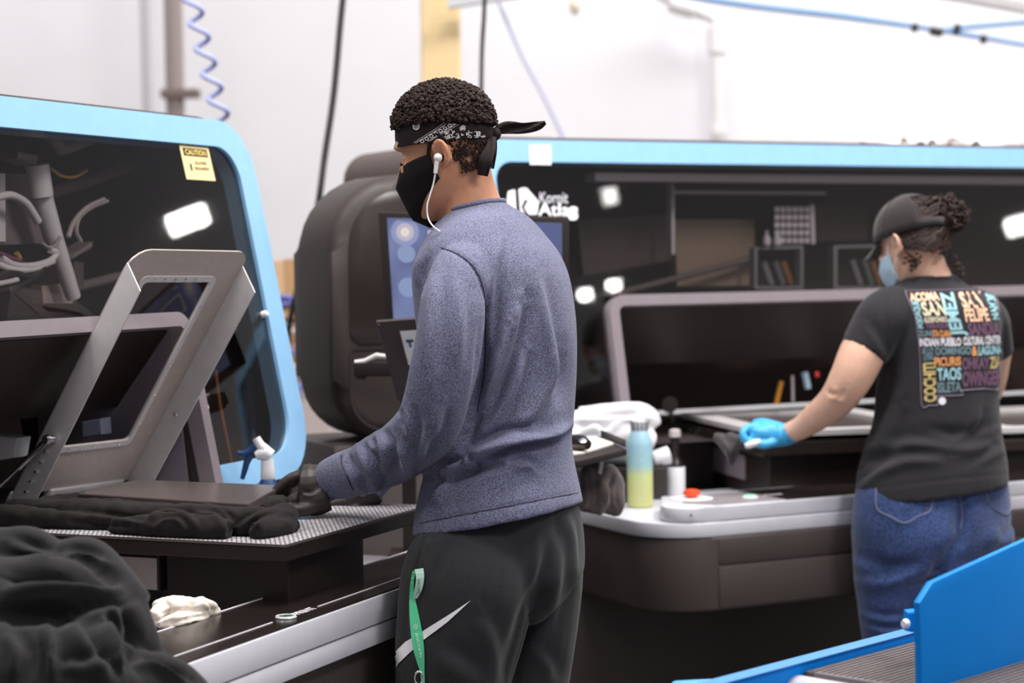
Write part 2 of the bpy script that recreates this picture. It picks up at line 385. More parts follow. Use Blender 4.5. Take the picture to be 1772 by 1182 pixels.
def hatch(fr, G, N, root, a0, a1, h0, h1, flap):
    w = .031
    o = rrect(a0, a1, h0, h1, [.05, .05, .01, .01], 6); i = rrect(a0+w, a1-w, h0+.0005, h1-w, [.02, .02, .005, .005], 6)
    bm = NB(); add_ring(bm, [G(*p, .03) for p in o], [G(*p, .03) for p in i], -N*.04)
    obj('hatch_frame', bm, K['hatch'], root, 40)
    bm = NB(); add_ring(bm, [G(*p, -.01) for p in o], [G(*p, -.01) for p in i], fr.v*.45)
    obj('hatch_tunnel', bm, mat('tunnel_grey', (42, 34, 33), .6), root, 40)
    bm = NB(); (b0, z0), (b1, z1) = flap
    P = [fr(a0+w+.004, b0, z0), fr(a1-w-.004, b0, z0), fr(a1-w-.004, b1, z1), fr(a0+w+.004, b1, z1)]
    add_prism(bm, P, fr.v*.012, .002); obj('hatch_flap', bm, K['black'], root)

# ---------------- near printer (left)
pa = thing('textile_printer', 'near printer with a sky blue rimmed window on the left', 'printer', A(-.6, .6, 0))
radA = [.13, .13, .11, .14]
bf, inA = front_panel(A, AG, AN, pa, -2.1, .79, radA, (-1.615, .34))
glass_with_hatch(AG, AN, pa, inA, -1.62, .345, .93, 1.352)
hatch(A, AG, AN, pa, -1.62, .345, .93, 1.352, ((.705, 1.318), (.845, 1.145)))
ck = NB(); add_prism(ck, [A(.308, .66, .955), A(.308, 1.06, .955), A(.308, 1.06, 1.30), A(.308, .70, 1.315)], A.u*.004); obj('hatch_cheek', ck, mat('mauve_cheek', (128, 120, 130), .45), pa)
bm = NB(); add_prism(bm, [A(*A.pa(px, py, .05)) for px, py in ((-20, 800), (24, 792), (30, 758), (-20, 752))], A.u*.05, .004); obj('white_cover', bm, mat('bright_cover', (252, 252, 254), .35), pa)
bm = NB(); add_prism(bm, [A(*A.pa(px, py, .22)) for px, py in ((142, 758), (176, 752), (174, 724), (141, 730))], A.u*.04, .003); obj('blue_grey_block', bm, mat('blue_grey_block', (130, 136, 160), .4), pa)
bm = NB(); add_box(bm, A, -2.1, .78, .70, 1.55, .0, .93, .01); obj('lower_body', bm, K['dark2'], pa)
# interior behind the window
bm = NB(); add_box(bm, A, -2.0, .72, 1.18, 1.2, .95, 1.76); obj('inner_panel', bm, mat('inner_panel_black', (62, 50, 49), .5), pa)
def G2(px, py, b, fr=A): return fr(*fr.pb(px, py, b))
bm = NB(); add_tube(bm, [G2(64, 285, .92), G2(72, 340, .92)], .026, 14); obj('print_head_cylinder', bm, mat('bright_cylinder', (250, 250, 252), .3, 0, .6), pa, 40)
bm = NB(); add_tube(bm, [G2(72, 340, .93), G2(92, 410, .93), G2(127, 515, .93)], [.024, .022, .017], 14); obj('lift_strut', bm, mat('bare_aluminium_strut', (240, 238, 245), .35, 0), pa, 40)
bm = NB(); q = [G2(-5, 300, .95), G2(9, 300, .95), G2(10, 418, .95), G2(-5, 418, .95)]; add_prism(bm, q, A.v*.02); obj('bracket_plate', bm, mat('light_bracket', (230, 228, 238), .4), pa)
bm = NB(); q = [G2(-20, 300, 1.0), G2(88, 302, 1.0), G2(92, 420, 1.0), G2(-20, 425, 1.0)]; add_prism(bm, q, A.v*.02); obj('bracket_plate', bm, mat('grey_bracket', (138, 126, 128), .5), pa)
bm = NB(); q = [G2(72, 495, .97), G2(124, 490, .97), G2(126, 525, .97), G2(75, 525, .97)]; add_prism(bm, q, A.v*.03); obj('bracket_plate', bm, mat('grey_bracket_low', (175, 158, 155), .5), pa)
bm = NB(); q = [G2(128, 452, .99), G2(145, 455, .99), G2(145, 500, .99), G2(128, 500, .99)]; add_prism(bm, q, A.v*.03); obj('bracket_plate', bm, mat('grey_bracket_small', (95, 84, 82), .5), pa)
for q, nm in (([(30, 275), (64, 285), (68, 268), (34, 262)], 'clamp_block'), ([(128, 448), (160, 430), (162, 418), (128, 440)], 'clamp_block')):
    bm = NB(); add_prism(bm, [G2(*p, .9) for p in q], A.v*.05, .004); obj(nm, bm, mat('clamp', (150, 135, 135), .4, .3), pa)
# print rail running up to the right and its hanger
Kbar = mat('dim_rail', (122, 112, 112), .5)
bm = NB(); add_tube(bm, [G2(80, 335, 1.02), G2(150, 315, 1.04), G2(230, 283, 1.07), G2(300, 248, 1.1)], .016, 8); obj('inner_rail', bm, Kbar, pa, 60)
bm = NB(); add_tube(bm, [G2(88, 232, 1.0), G2(104, 258, 1.0), G2(128, 250, 1.0), G2(160, 236, 1.0)], .017, 8); obj('inner_hanger', bm, mat('pale_hanger', (190, 180, 184), .5), pa, 60)
bm = NB(); add_tube(bm, [G2(130, 498, 1.0), G2(200, 480, 1.02), G2(260, 470, 1.05)], .012, 8); obj('inner_rail', bm, Kbar, pa, 60)
Kwh = mat('white_cable', (240, 238, 242), .45); Kyl = mat('yellow_wire', (200, 160, 70), .5); Kgy = mat('grey_cable', (180, 170, 172), .5)
def wire(pts, r, m, b=.9, n=6):
    bm = NB(); add_tube(bm, [Vector(p) for p in catmull([G2(*p, b) for p in pts], 6)], r, 7); return obj('cable', bm, m, pa, 60)
wire([(-10, 342), (20, 338), (45, 352), (60, 374), (66, 384)], .009, K['white'])
wire([(2, 446), (24, 458), (55, 460), (85, 452), (98, 438), (86, 433)], .0075, Kwh)
wire([(-6, 456), (20, 466), (55, 466), (92, 452)], .0075, Kwh)
wire([(-6, 436), (16, 445), (36, 452)], .005, mat('violet_wire', (130, 80, 110), .5))
wire([(88, 292), (108, 305), (130, 306), (150, 295)], .0035, Kyl)
wire([(28, 438), (34, 447)], .006, Kyl)
wire([(186, 348), (160, 358), (138, 376), (132, 400), (140, 418)], .005, Kgy)
wire([(180, 345), (150, 360), (128, 384), (118, 410)], .006, Kgy)
wire([(-8, 480), (20, 470), (50, 480), (72, 468)], .008, mat('dark_cable', (60, 54, 56), .5))
wire([(-8, 505), (25, 498), (60, 480), (75, 462)], .008, mat('dark_cable_low', (52, 46, 48), .5))
wire([(-8, 492), (14, 488), (30, 484)], .006, K['white'])
wire([(72, 420), (84, 428), (96, 424), (104, 410)], .004, Kgy)
# lower right inside: blue hose and amber tube
bm = NB(); add_tube(bm, [Vector(p) for p in catmull([G2(450, 530, .74), G2(436, 580, .75), G2(432, 640, .76), G2(438, 720, .76), G2(440, 780, .74)], 6)], .008, 8); obj('cable', bm, mat('dull_blue_hose', (88, 106, 150), .5), pa, 60)
bm = NB(); add_tube(bm, [Vector(p) for p in catmull([G2(372, 640, .78), G2(380, 700, .78), G2(400, 800, .76)], 6)], .005, 8); obj('cable', bm, mat('amber_hose', (150, 100, 60), .5), pa, 60)
bm = NB(); add_prism(bm, [G2(*p, .8) for p in ((402, 560), (420, 560), (440, 600), (428, 606))], A.v*.03, .003); obj('clamp_block', bm, mat('pale_clamp', (180, 172, 176), .4), pa)
# knobs on the window: white cap and bright fitting
for (px, py, r) in ((347, 707, .011), (452, 545, .008)):
    bm = NB(); p = onplane(px, py, AG(0, 1), AN); add_lathe(bm, [(r*.8, 0), (r, .003), (r, .014), (r*.6, .018)], p, AN, 16); obj('window_knob', bm, K['white'], pa, 40)
# control counter
bm = NB(); add_box(bm, A, -2.3, .79, 0, .19, .776, .829, .004); obj('counter_band', bm, K['band'], pa, 40)
bm = NB(); add_box(bm, A, -2.3, .79, .001, .19, .737, .7735, .003); obj('counter_lower_band', bm, K['band'], pa, 40)
bm = NB(); add_box(bm, A, -2.3, .788, .03, .72, 0, .737, .004); obj('counter_body', bm, K['dark'], pa, 40)
bm = NB(); add_box(bm, A, -2.3, .788, .004, .189, .828, .832, 0); obj('control_strip', bm, K['black_gloss'], pa)
bm = NB(); add_box(bm, A, -2.3, .79, .195, .72, .737, .760); obj('well_floor', bm, mat('pale_well_floor', (150, 144, 150), .25, .2), pa)
Kline = mat('white_print_and_highlight', (232, 226, 232), .5)
for (a0, a1, b0, b1) in ((-2.3, .788, .1865, .1905), (-2.3, -.40, .044, .0462), (-.235, .788, .044, .0462)):  # first strip is a painted edge highlight, the other two are printed lines
    bm = NB(); add_box(bm, A, a0, a1, b0, b1, .8315, .8332); obj('white_line', bm, Kline, pa)
bt = NB(); c = A(-.352, .045, .832)
add_lathe(bt, [(.0185, 0), (.0195, .002), (.018, .0045), (.0145, .0045), (.0138, .003), (.0136, .0)], c, (0, 0, 1), 28); ring = obj('print_button', bt, mat('bright_ring', (226, 232, 228), .25, .2), pa, 40)
bm = NB(); add_lathe(bm, [(.0136, 0), (.0136, .0036), (.001, .004)], c, (0, 0, 1), 24); obj('button_cap', bm, mat('dark_green_cap', (60, 74, 70), .2), ring, 40)
bm = NB(); add_text(bm, 'PRINT', lambda x, y: A(-.318+.07*x, .036+.02*y, .8328), .02); obj('print_lettering', bm, Kline, pa)
# caution sticker
qs = [onplane(*p, AG(0, 1), AN)+AN*.004 for p in ((320, 311), (370, 314), (357, 257), (307, 252))]
cs = NB(); add_prism(cs, qs, AN*.0012); cs = obj('caution_sticker', cs, mat('sticker_cream', (246, 226, 164), .5), pa)
qf = quad(*[q+AN*.0016 for q in qs])
Kbk = mat('sticker_black', (34, 26, 20), .5); Kyw = mat('sticker_yellow', (240, 205, 110), .5); Kgr = mat('sticker_brown_print', (110, 92, 66), .5)
bm = NB(); bm.faces.new([bm.verts.new(Vector(qf(x, y))) for x, y in ((.08, .7), (.92, .7), (.92, .93), (.08, .93))]); obj('sticker_header', bm, Kbk, cs)
qf2 = quad(*[q+AN*.0021 for q in qs])
bm = NB(); add_text(bm, 'CAUTION', lambda x, y: Vector(qf2(.14+.72*x, .735+.16*y)), .03); obj('lettering', bm, Kyw, cs)
bm = NB(); add_text(bm, 'GLOVES', lambda x, y: Vector(qf2(.40+.40*x, .46+.10*y)), .02); obj('lettering', bm, Kgr, cs)
bm = NB(); add_text(bm, 'REQUIRED', lambda x, y: Vector(qf2(.36+.5*x, .29+.10*y)), .02); obj('lettering', bm, Kgr, cs)
bm = NB(); add_text(bm, 'l', lambda x, y: Vector(qf2(.21+.055*x, .27+.2*y)), .03); obj('hand_symbol', bm, Kbk, cs)

# ---------------- pallet carriage of the near printer, with its raised hoop lid
ca = thing('pallet_carriage', 'black pallet carriage with a raised aluminium hoop lid on near printer', 'pallet', A(.05, .4, .76))
bm = NB(); add_box(bm, A, -.262, .36, .095, .98, .915, .943, .003); obj('tray', bm, K['black'], ca)
mm = bpy.data.materials.new('wet_expanded_mesh'); mm.use_nodes = True; nt = mm.node_tree; bs = nt.nodes['Principled BSDF']
tc = nt.nodes.new('ShaderNodeTexCoord'); mp = nt.nodes.new('ShaderNodeMapping'); mp.inputs['Rotation'].default_value = (0, 0, math.radians(23.05)); mp.inputs['Scale'].default_value = (1, 1, 1)
br = nt.nodes.new('ShaderNodeTexBrick'); br.inputs['Scale'].default_value = 60; br.inputs['Color1'].default_value = lin((232, 228, 234)); br.inputs['Color2'].default_value = lin((205, 198, 205)); br.inputs['Mortar'].default_value = lin((62, 54, 54)); br.inputs['Mortar Size'].default_value = .09; br.inputs['Brick Width'].default_value = .62; br.inputs['Row Height'].default_value = .5; br.inputs['Mortar Smooth'].default_value = .6
nt.links.new(tc.outputs['Object'], mp.inputs[0]); nt.links.new(mp.outputs[0], br.inputs[0]); nt.links.new(br.outputs[0], bs.inputs[0])
bs.inputs['Metallic'].default_value = 0; bs.inputs['Roughness'].default_value = .3
bp = nt.nodes.new('ShaderNodeBump'); bp.inputs['Strength'].default_value = .8; bp.inputs['Distance'].default_value = .004; bp.invert = True
nt.links.new(br.outputs['Fac'], bp.inputs['Height']); nt.links.new(bp.outputs[0], bs.inputs['Normal'])
bm = NB(); add_box(bm, A, -.258, .352, .099, .97, .943, .9465); obj('mesh_mat', bm, mm, ca)
bm = NB(); add_box(bm, A, -.262, .36, .0935, .0965, .9435, .9475); add_box(bm, A, -.2635, -.2605, .095, .98, .9435, .9475); obj('tray_lip', bm, mat('worn_edge', (120, 112, 110), .3, .5), ca)
bm = NB(); add_box(bm, A, -.19, .115, .13, .40, .80, .9145, .004); obj('lift_housing', bm, K['black'], ca)
bm = NB(); add_box(bm, A, .112, .121, .135, .16, .762, .9145, .001); obj('lift_plate', bm, K['steel'], ca)
bm = NB(); add_box(bm, A, -.15, .10, .15, .38, .7605, .80, .004); obj('lift_foot', bm, K['black'], ca)
bm = NB(); add_box(bm, A, -.20, .0, .408, .56, .835, .9145, .004); obj('drive_box', bm, K['black'], ca)
bm = NB(); add_box(bm, A, -.2035, -.20, .412, .555, .838, .9, .001); obj('drive_cover', bm, K['steel_dk'], ca)
plq = [A(-.14, .244, 1), A(.154, .335, 1), A(.162, .70, 1), A(-.09, .67, 1)]
bm = NB(); add_prism(bm, [p+Vector((0, 0, -.016)) for p in plq], (0, 0, .019), .003); obj('platen', bm, K['platen'], ca)
cq = sum(plq, Vector())/4
bm = NB(); add_prism(bm, [cq+(p-cq)*.8+Vector((0, 0, -.05)) for p in plq], (0, 0, .034)); obj('platen_base', bm, K['black'], ca)
# hoop lid: plane from hinge line up to the front edge
H0 = onz(22, 858, .985); H1 = onz(224, 830, .985)
ah0 = A.inv(H0)[0]; ah1 = A.inv(H1)[0]
T0 = A(*A.pa(232, 432, ah0)); T1 = A(*A.pa(434, 436, ah1))
lidq = quad(H0, H1, T1, T0)
ln = (H1-H0).cross(T0-H0).normalized()
if ln.dot(CAM-H0) < 0: ln = -ln          # towards the camera = underside of the open lid
lw = (H1-H0).length; lh = (T0-H0).length
def LP(x, y, z=0): return Vector(lidq(x/lw, y/lh)) + ln*z
bm = NB(); o = rrect(0, lw, .0, lh, [.035, .05, .01, .01], 5); i = rrect(.065, lw-.075, .115, lh-.072, [.012]*4, 5)
# plate with window
add_ring(bm, [LP(*p) for p in o], [LP(*p) for p in i], ln*-.004)
lid = obj('hoop_lid', bm, K['steel_dk'], ca, 40)
def flange(x0, x1, name, ysk0, ysk1, z0, z1):
    bm = NB(); P = [LP(x0, ysk0, z0), LP(x0, ysk1, z0), LP(x0, ysk1-.03, z1), LP(x0, ysk0+.02, z1)]
    add_prism(bm, P, (LP(1, 0)-LP(0, 0))*(x1-x0), .0015); return obj(name, bm, K['steel'], lid, 40)
flange(-.002, .002, 'side_flange', -.03, lh-.03, .0, .062)
flange(lw-.004, lw, 'side_flange', -.01, lh-.035, .0, .062)
bm = NB(); ii = rrect(.055, lw-.065, .103, lh-.06, [.016]*4, 5); i3 = rrect(.067, lw-.077, .117, lh-.074, [.01]*4, 5)
add_ring(bm, [LP(*p, .005) for p in ii], [LP(*p, .005) for p in i3], ln*-.004); obj('clamp_rim', bm, K['steel'], lid, 40)
for (x, y) in [(.09+k*(lw-.19)/5, lh-.066) for k in range(6)]+[(.09+k*(lw-.19)/4, .109) for k in range(5)]+[(lw-.07, .16+k*.075) for k in range(5)]:
    bm = NB(); add_lathe(bm, [(.0035, 0), (.0035, .002), (.001, .003)], LP(x, y, .005), ln, 8); obj('screw', bm, K['chrome'], lid)
ux = (LP(1, 0)-LP(0, 0)).normalized()
for y in (.03, .055, .08, .105, .13):
    bm = NB(); add_lathe(bm, [(.004, -.001), (.004, .004), (.002, .005)], LP(-.003, y, .03), -ux, 8); obj('rivet', bm, K['chrome'], lid)
bm = NB(); add_lathe(bm, [(.007, 0), (.008, .004), (.006, .01)], LP(lw-.006, .2, .035), -ux, 14); obj('knob', bm, K['chrome'], lid, 40)
bm = NB(); add_lathe(bm, [(.008, -.002), (.009, .006), (.006, .014), (.011, .018), (.009, .026)], LP(-.004, .165, .035), -ux, 14); obj('pivot', bm, K['chrome'], lid, 40)
bm = NB(); pv = LP(-.022, .165, .035); e2 = LP(-.024, -.02, -.035)
add_tube(bm, [pv, pv.lerp(e2, .5)], .007, 10); add_tube(bm, [pv.lerp(e2, .5), e2], .004, 10); obj('gas_spring', bm, K['chrome'], lid, 40)
bm = NB(); add_box(bm, lambda x, y, z: LP(x, y, z), lw*.30, lw-.02, -.025, .004, -.012, .006, .003); add_box(bm, lambda x, y, z: LP(x, y, z), .0, lw*.2, -.025, .004, -.012, .006, .003); obj('hinge', bm, K['steel'], ca, 40)
bm = NB(); add_box(bm, A, ah0-.01, ah1+.03, .80, .88, .9465, .960, .004); obj('hinge_block', bm, K['rubber'], ca)

# ---------------- far printer (right)
pb = thing('textile_printer', 'far printer behind the woman with a long blue topped window', 'printer', B(.9, .6, 0))
front_panel(B, BG, BN, pb, -.17, 2.75, [.12, .10, .12, .12], (.218, 2.295))
glass_with_hatch(BG, BN, pb, rrect(-.105, 2.685, 1.002, 1.747, [.05, .05, .06, .06], 6), .213, 2.3, .93, 1.352)
hatch(B, BG, BN, pb, .213, 2.3, .93, 1.352, ((.705, 1.318), (.845, 1.145)))
bm = NB(); add_box(bm, B, -.16, 2.74, .72, 1.55, 0, .93, .01); obj('lower_body', bm, K['dark2'], pb)
# end housing
hs = NB(); hp = rrect(-.73, -.30, 1.005, 1.685, [.06, .20, .16, .02], 8)
add_prism(hs, [B(a, .42, h) for a, h in hp], B.v*.27, .045, 4); hs = obj('end_housing', hs, K['dark'], pb, 50)
bm = NB(); add_prism(bm, [B(a, .417, h) for a, h in rrect(-.685, -.32, 1.255, 1.645, [.03, .15, .03, .03], 6)], B.v*.006, .002); obj('smoked_window', bm, mat('smoked_window', (50, 42, 40), .28, 0, .6), hs, 40)
o = rrect(-.69, -.31, 1.03, 1.245, [.02, .02, .10, .02], 6); i = rrect(-.684, -.316, 1.036, 1.239, [.016, .016, .096, .016], 6)
bm = NB(); add_ring(bm, [B(a, .418, h) for a, h in o], [B(a, .418, h) for a, h in i], B.v*.004); obj('panel_seam', bm, K['rubber'], hs)
bm = NB(); add_box(bm, B, -.725, -.20, .45, .80, 0, 1.0, .02); obj('housing_base', bm, mat('housing_base_grey', (84, 75, 73), .5), pb, 40)
# interior behind the far window
def H2(px, py, b): return B(*B.pb(px, py, b))
def panel(name, pts, b, m, d=.02):
    bm = NB(); add_prism(bm, [H2(*p, b) for p in pts], B.v*d); return obj(name, bm, m, pb)
Kp1 = mat('inner_grey_bar', (238, 232, 240), .5); Kp2 = mat('inner_brown_panel', (158, 140, 124), .6); Kp3 = mat('inner_dark_panel', (84, 72, 70), .5); Kp4 = mat('inner_grid_white', (235, 232, 240), .5)
panel('inner_panel', [(860, 285), (1790, 292), (1790, 540), (860, 540)], 1.35, mat('inner_back_panel', (82, 70, 66), .6), .02)
panel('gantry_beam', [(1030, 299), (1790, 306), (1790, 319), (1030, 313)], .86, Kp1, .06)
panel('gantry_beam', [(1164, 330), (1430, 332), (1430, 337), (1164, 335)], 1.0, Kp1, .02)
panel('inner_cover', [(1168, 380), (1306, 380), (1306, 494), (1172, 496)], 1.1, Kp2, .05)
panel('inner_cover', [(1000, 380), (1164, 372), (1164, 450), (1010, 478)], 1.12, Kp3, .05)
panel('inner_post', [(1162, 318), (1167, 318), (1168, 440), (1163, 440)], 1.0, Kp1, .03)
gb = panel('label_grid', [(1338, 356), (1404, 354), (1404, 424), (1340, 424)], 1.0, K['dark2'], .01)
for r in range(5):
    for cc in range(6):
        x = 1341+cc*10.4; y = 358+r*13.4
        bm = NB(); add_prism(bm, [H2(*p, .995) for p in ((x, y), (x+7.8, y), (x+7.8, y+9), (x, y+9))], B.v*.004); obj('label', bm, Kp4, gb)
panel('inner_post', [(1403, 354), (1409, 354), (1411, 422), (1405, 422)], .99, Kp4, .02)
for (x0, x1, y0, y1) in ((1306, 1390, 428, 500), (1443, 1560, 425, 500)):
    o_ = [(x0, y0), (x1, y0-3), (x1, y1), (x0, y1)]; cx, cy = (x0+x1)/2, (y0+y1)/2
    i_ = [(cx+(x-cx)*.9, cy+(y-cy)*.88) for x, y in o_]
    bm = NB(); add_ring(bm, [H2(*p, 1.0) for p in o_], [H2(*p, 1.0) for p in i_], B.v*.03); obj('inner_frame', bm, mat('inner_frame_grey', (160, 164, 168), .5), pb)
    for k, (dx, cl) in enumerate(((-20, (150, 148, 160)), (0, (120, 130, 130)), (14, (170, 120, 80)))):
        bm = NB(); add_tube(bm, [H2(cx+dx-8, y0+25, 1.06), H2(cx+dx+6, y1-8, 1.06)], .012, 8); obj('ink_line', bm, mat('ink_line', cl, .5), pb, 60)
for px in (1327, 1345):
    bm = NB(); c = H2(px, 424, .97); add_lathe(bm, [(.012, 0), (.013, .02), (.004, .034), (.004, .045)], c, (0, 0, 1), 10); obj('ink_cap', bm, Kp4, pb, 40)
panel('inner_cover', [(1412, 355), (1500, 358), (1500, 416), (1412, 418)], 1.1, Kp3, .04)
bm = NB(); add_tube(bm, [H2(1020, 520, 1.0), H2(1200, 474, 1.02), H2(1310, 446, 1.04)], .01, 8); obj('inner_rail', bm, Kbar, pb, 60)
# pale sticker on the blue top band, logo on the window
bm = NB(); add_prism(bm, [onplane(*p, BG(0, 1.76), BN)+BN*.0135 for p in ((912, 253), (949, 253.5), (950, 287.5), (913, 287))], BN*.001); obj('pale_sticker', bm, K['white'], pb)
Kl = mat('logo_white', (240, 240, 244), .5)
def lg(pts):
    bm = NB(); add_prism(bm, [onplane(860+x*.0903, 310+y*.0903, BG(0, 1.6), BN)+BN*.005 for x, y in pts], BN*.001); obj('logo_shape', bm, Kl, pb)
lg([(165, 460), (195, 250), (215, 235), (315, 210), (330, 225), (352, 610), (290, 600)])
lg([(398, 215), (412, 190), (500, 172), (560, 185), (640, 280), (785, 440), (755, 665), (735, 690), (590, 690), (505, 555), (580, 420), (520, 392), (448, 545), (520, 690), (425, 620)])
def bgp(px, py): return onplane(px, py, BG(0, 1.6), BN)+BN*.005
lq = quad(bgp(932.5, 352), bgp(981.5, 353), bgp(981.5, 333), bgp(932.5, 333.5)); bm = NB(); add_text(bm, 'Kornit', lambda x, y: Vector(lq(x, y)), .012); obj('lettering', bm, mat('logo_grey', (206, 204, 212), .5), pb)
lq = quad(bgp(930, 374), bgp(984, 375), bgp(984, 352), bgp(930, 351)); bm = NB(); add_text(bm, 'Atla', lambda x, y: Vector(lq(x, y)), .02); obj('lettering', bm, Kl, pb)
lq = quad(bgp(982, 382), bgp(999, 382), bgp(999, 358), bgp(982, 358)); bm = NB(); add_text(bm, 's', lambda x, y: Vector(lq(x, y)), .045); obj('lettering', bm, Kl, pb)
# counter with console
cp = [(.02, .0), (2.6, .0), (2.6, .26), (.0, .26), (.0, .06)]
def rc(pts, h): return [B(a, b, h) for a, b in pts]
def corner(a0, r, b1):
    L = [(a0+r-r*math.sin(t*math.pi/2/8)*1, r-r*math.cos(t*math.pi/2/8)) for t in range(9)]
    return L+[(a0, b1), (2.6, b1), (2.6, 0)]
bm = NB(); add_prism(bm, rc([(.15, 0), (.10, .004), (.06, .014), (.035, .032), (.022, .06), (.03, .10), (.13, .26), (2.6, .26), (2.6, 0)], .791), (0, 0, .039), .005); obj('console', bm, K['band'], pb, 40)
bm = NB(); add_prism(bm, rc(corner(-.03, .15, .60), .7525), (0, 0, .0375), .004); obj('counter_band', bm, K['band'], pb, 40)
bm = NB(); add_prism(bm, rc(corner(-.025, .15, .60), .565), (0, 0, .186), .006); obj('counter_body', bm, K['dark'], pb, 40)
bm = NB(); add_box(bm, B, .14, 2.55, -.004, .01, .57, .676, .003); obj('drawer', bm, K['dark'], pb, 40)
bm = NB(); add_box(bm, B, .14, 2.55, -.003, .01, .681, .748, .003); obj('drawer', bm, K['dark'], pb, 40)
bm = NB(); add_box(bm, B, -.1, 2.6, .44, .72, 0, .565, .01); obj('pedestal', bm, K['dark2'], pb, 40)
bm = NB(); add_box(bm, B, .36, 2.5, .012, .235, .8295, .832); obj('control_strip', bm, K['black_gloss'], pb)
bm = NB(); add_prism(bm, [B(.15, .02, .8303), B(.42, .02, .8303), B(.42, .22, .8303), B(.17, .235, .8303), B(.10, .10, .8303)], (0, 0, .0009)); obj('control_label', bm, mat('grey_label', (142, 134, 138), .4), pb)
c = B(*B.ph(1197, 863, .831)[:2], .8305); bm = NB(); add_lathe(bm, [(.056, 0), (.056, .002), (.052, .003)], c, (0, 0, 1), 32); es = obj('emergency_stop', bm, K['white'], pb, 40)
bm = NB(); add_lathe(bm, [(.014, .003), (.014, .008), (.021, .009), (.0225, .014), (.021, .022), (.012, .025)], c, (0, 0, 1), 24); obj('stop_knob', bm, mat('orange_red_knob', (236, 84, 44), .35), es, 40)
c = B(*B.ph(1298, 861, .832)[:2], .8305); bm = NB(); add_lathe(bm, [(.021, 0), (.021, .004), (.017, .005)], c, (0, 0, 1), 24); gb_ = obj('start_button', bm, K['white'], pb, 40)
bm = NB(); add_lathe(bm, [(.0165, .0045), (.016, .007), (.003, .009)], c, (0, 0, 1), 24); obj('button_cap', bm, mat('lit_green_cap', (150, 236, 190), .3, emit=(110, 240, 170), emit_s=.5), gb_, 40)
bm = NB(); add_text(bm, 'PRINT', lambda x, y: B(.355+.06*x, .100+.02*y, .8327), .02); obj('print_lettering', bm, Kline, pb)
bm = NB(); add_lathe(bm, [(.003, 0), (.003, .001), (.001, .0012)], B(.065, .009, .812), B.v*-1, 10); obj('key_hole', bm, K['dark'], pb)
# pallet carriage of the far printer with closed hoop lid
O2 = onz(1320, 748, .985); C2 = Frame(O2, 77)
cb = thing('pallet_carriage', 'black pallet carriage with its flat silver hoop lid by the blue glove', 'pallet', C2(.25, .35, .83))
o = rrect(0, .56, 0, .74, [.02]*4, 4); i = rrect(.075, .485, .075, .665, [.02]*4, 4)
bm = NB(); add_ring(bm, [C2(a, b, .985) for a, b in o], [C2(a, b, .985) for a, b in i], (0, 0, -.014)); obj('hoop_lid', bm, K['steel'], cb, 40)
bm = NB(); add_box(bm, C2, .06, .5, .06, .68, .96, .974, .002); obj('platen', bm, K['platen'], cb)
bm = NB(); add_box(bm, C2, .0, .56, .004, .736, .915, .959, .006); obj('tray', bm, K['black'], cb)
for k, (x, y) in enumerate(((.002, .62), (.002, .56), (.002, .1))):
    bm = NB(); add_lathe(bm, [(.008, 0), (.009, .004), (.005, .008)], C2(-.001, y, .94), -C2.u, 12); obj('screw', bm, K['chrome'], cb, 40)
bm = NB(); add_lathe(bm, [(.01, 0), (.011, .005), (.006, .01)], C2(.40, .002, .94), -C2.v, 12); obj('screw', bm, K['chrome'], cb, 40)
bm = NB(); add_box(bm, C2, .03, .52, .03, .70, .79, .914, .004); obj('lift_housing', bm, K['black'], cb)
bm = NB(); add_box(bm, C2, .025, .0295, .22, .62, .83, .90, .001); obj('drive_cover', bm, K['hatch'], cb)
bm = NB(); c = C2(-.03, .74, 1.01); add_lathe(bm, [(.012, -.006), (.026, -.006), (.026, .006), (.012, .006)], c, -C2.v, 18); obj('corner_knob', bm, K['dark'], cb, 40)
bm = NB(); add_tube(bm, [C2(-.02, .74, .955), C2(-.03, .74, 1.0)], .006, 8); obj('knob_stem', bm, K['dark'], cb)
# further pallet at the right edge
O3 = at(1728, 742, 5.6); C3 = Frame((O3.x, O3.y, 0), 77); z3 = O3.z
cc_ = thing('pallet_carriage', 'second silver pallet at the right edge beyond the woman', 'pallet', (O3.x+.2, O3.y+.2, z3-.2))
bm = NB(); add_ring(bm, [C3(a, b, z3) for a, b in o], [C3(a, b, z3) for a, b in i], (0, 0, -.014)); obj('hoop_lid', bm, K['steel'], cc_, 40)
bm = NB(); add_box(bm, C3, .06, .5, .06, .68, z3-.03, z3-.015, .002); obj('platen', bm, K['platen'], cc_)
bm = NB(); add_box(bm, C3, .0, .56, .004, .736, z3-.07, z3-.031, .006); obj('tray', bm, K['black'], cc_)
bm = NB(); add_box(bm, C3, .03, .52, .03, .70, z3-.2, z3-.071, .004); obj('lift_housing', bm, K['black'], cc_)
# things glimpsed inside the hatch of the far printer
def rod(name, label, cat, p0, p1, b, r, m):
    bm = NB(); add_tube(bm, [H2(*p0, b), H2(*p1, b)], r, 8); return tag(obj(name, bm, m, None, 60), label, cat)
bm = NB(); add_tube(bm, [H2(1343, 700, .80), H2(1352, 660, .80)], .008, 8); obj('amber_tube', bm, mat('amber_tube', (190, 126, 40), .4), pb, 60)
bm = NB(); add_tube(bm, [H2(1398, 672, .80), H2(1392, 645, .80)], .011, 10); obj('pale_ink_tube', bm, mat('pale_blue_tube', (180, 205, 225), .4), pb, 60)
bm = NB(); add_lathe(bm, [(.008, 0), (.009, .004), (.004, .008)], H2(1413, 648, .79), -B.v, 12); obj('red_indicator', bm, mat('red_indicator', (230, 50, 50), .4), pb, 40)
bm = NB(); add_tube(bm, [H2(1372, 695, .80), H2(1371, 650, .80)], .005, 8); obj('grey_tube', bm, Kgy, pb, 60)
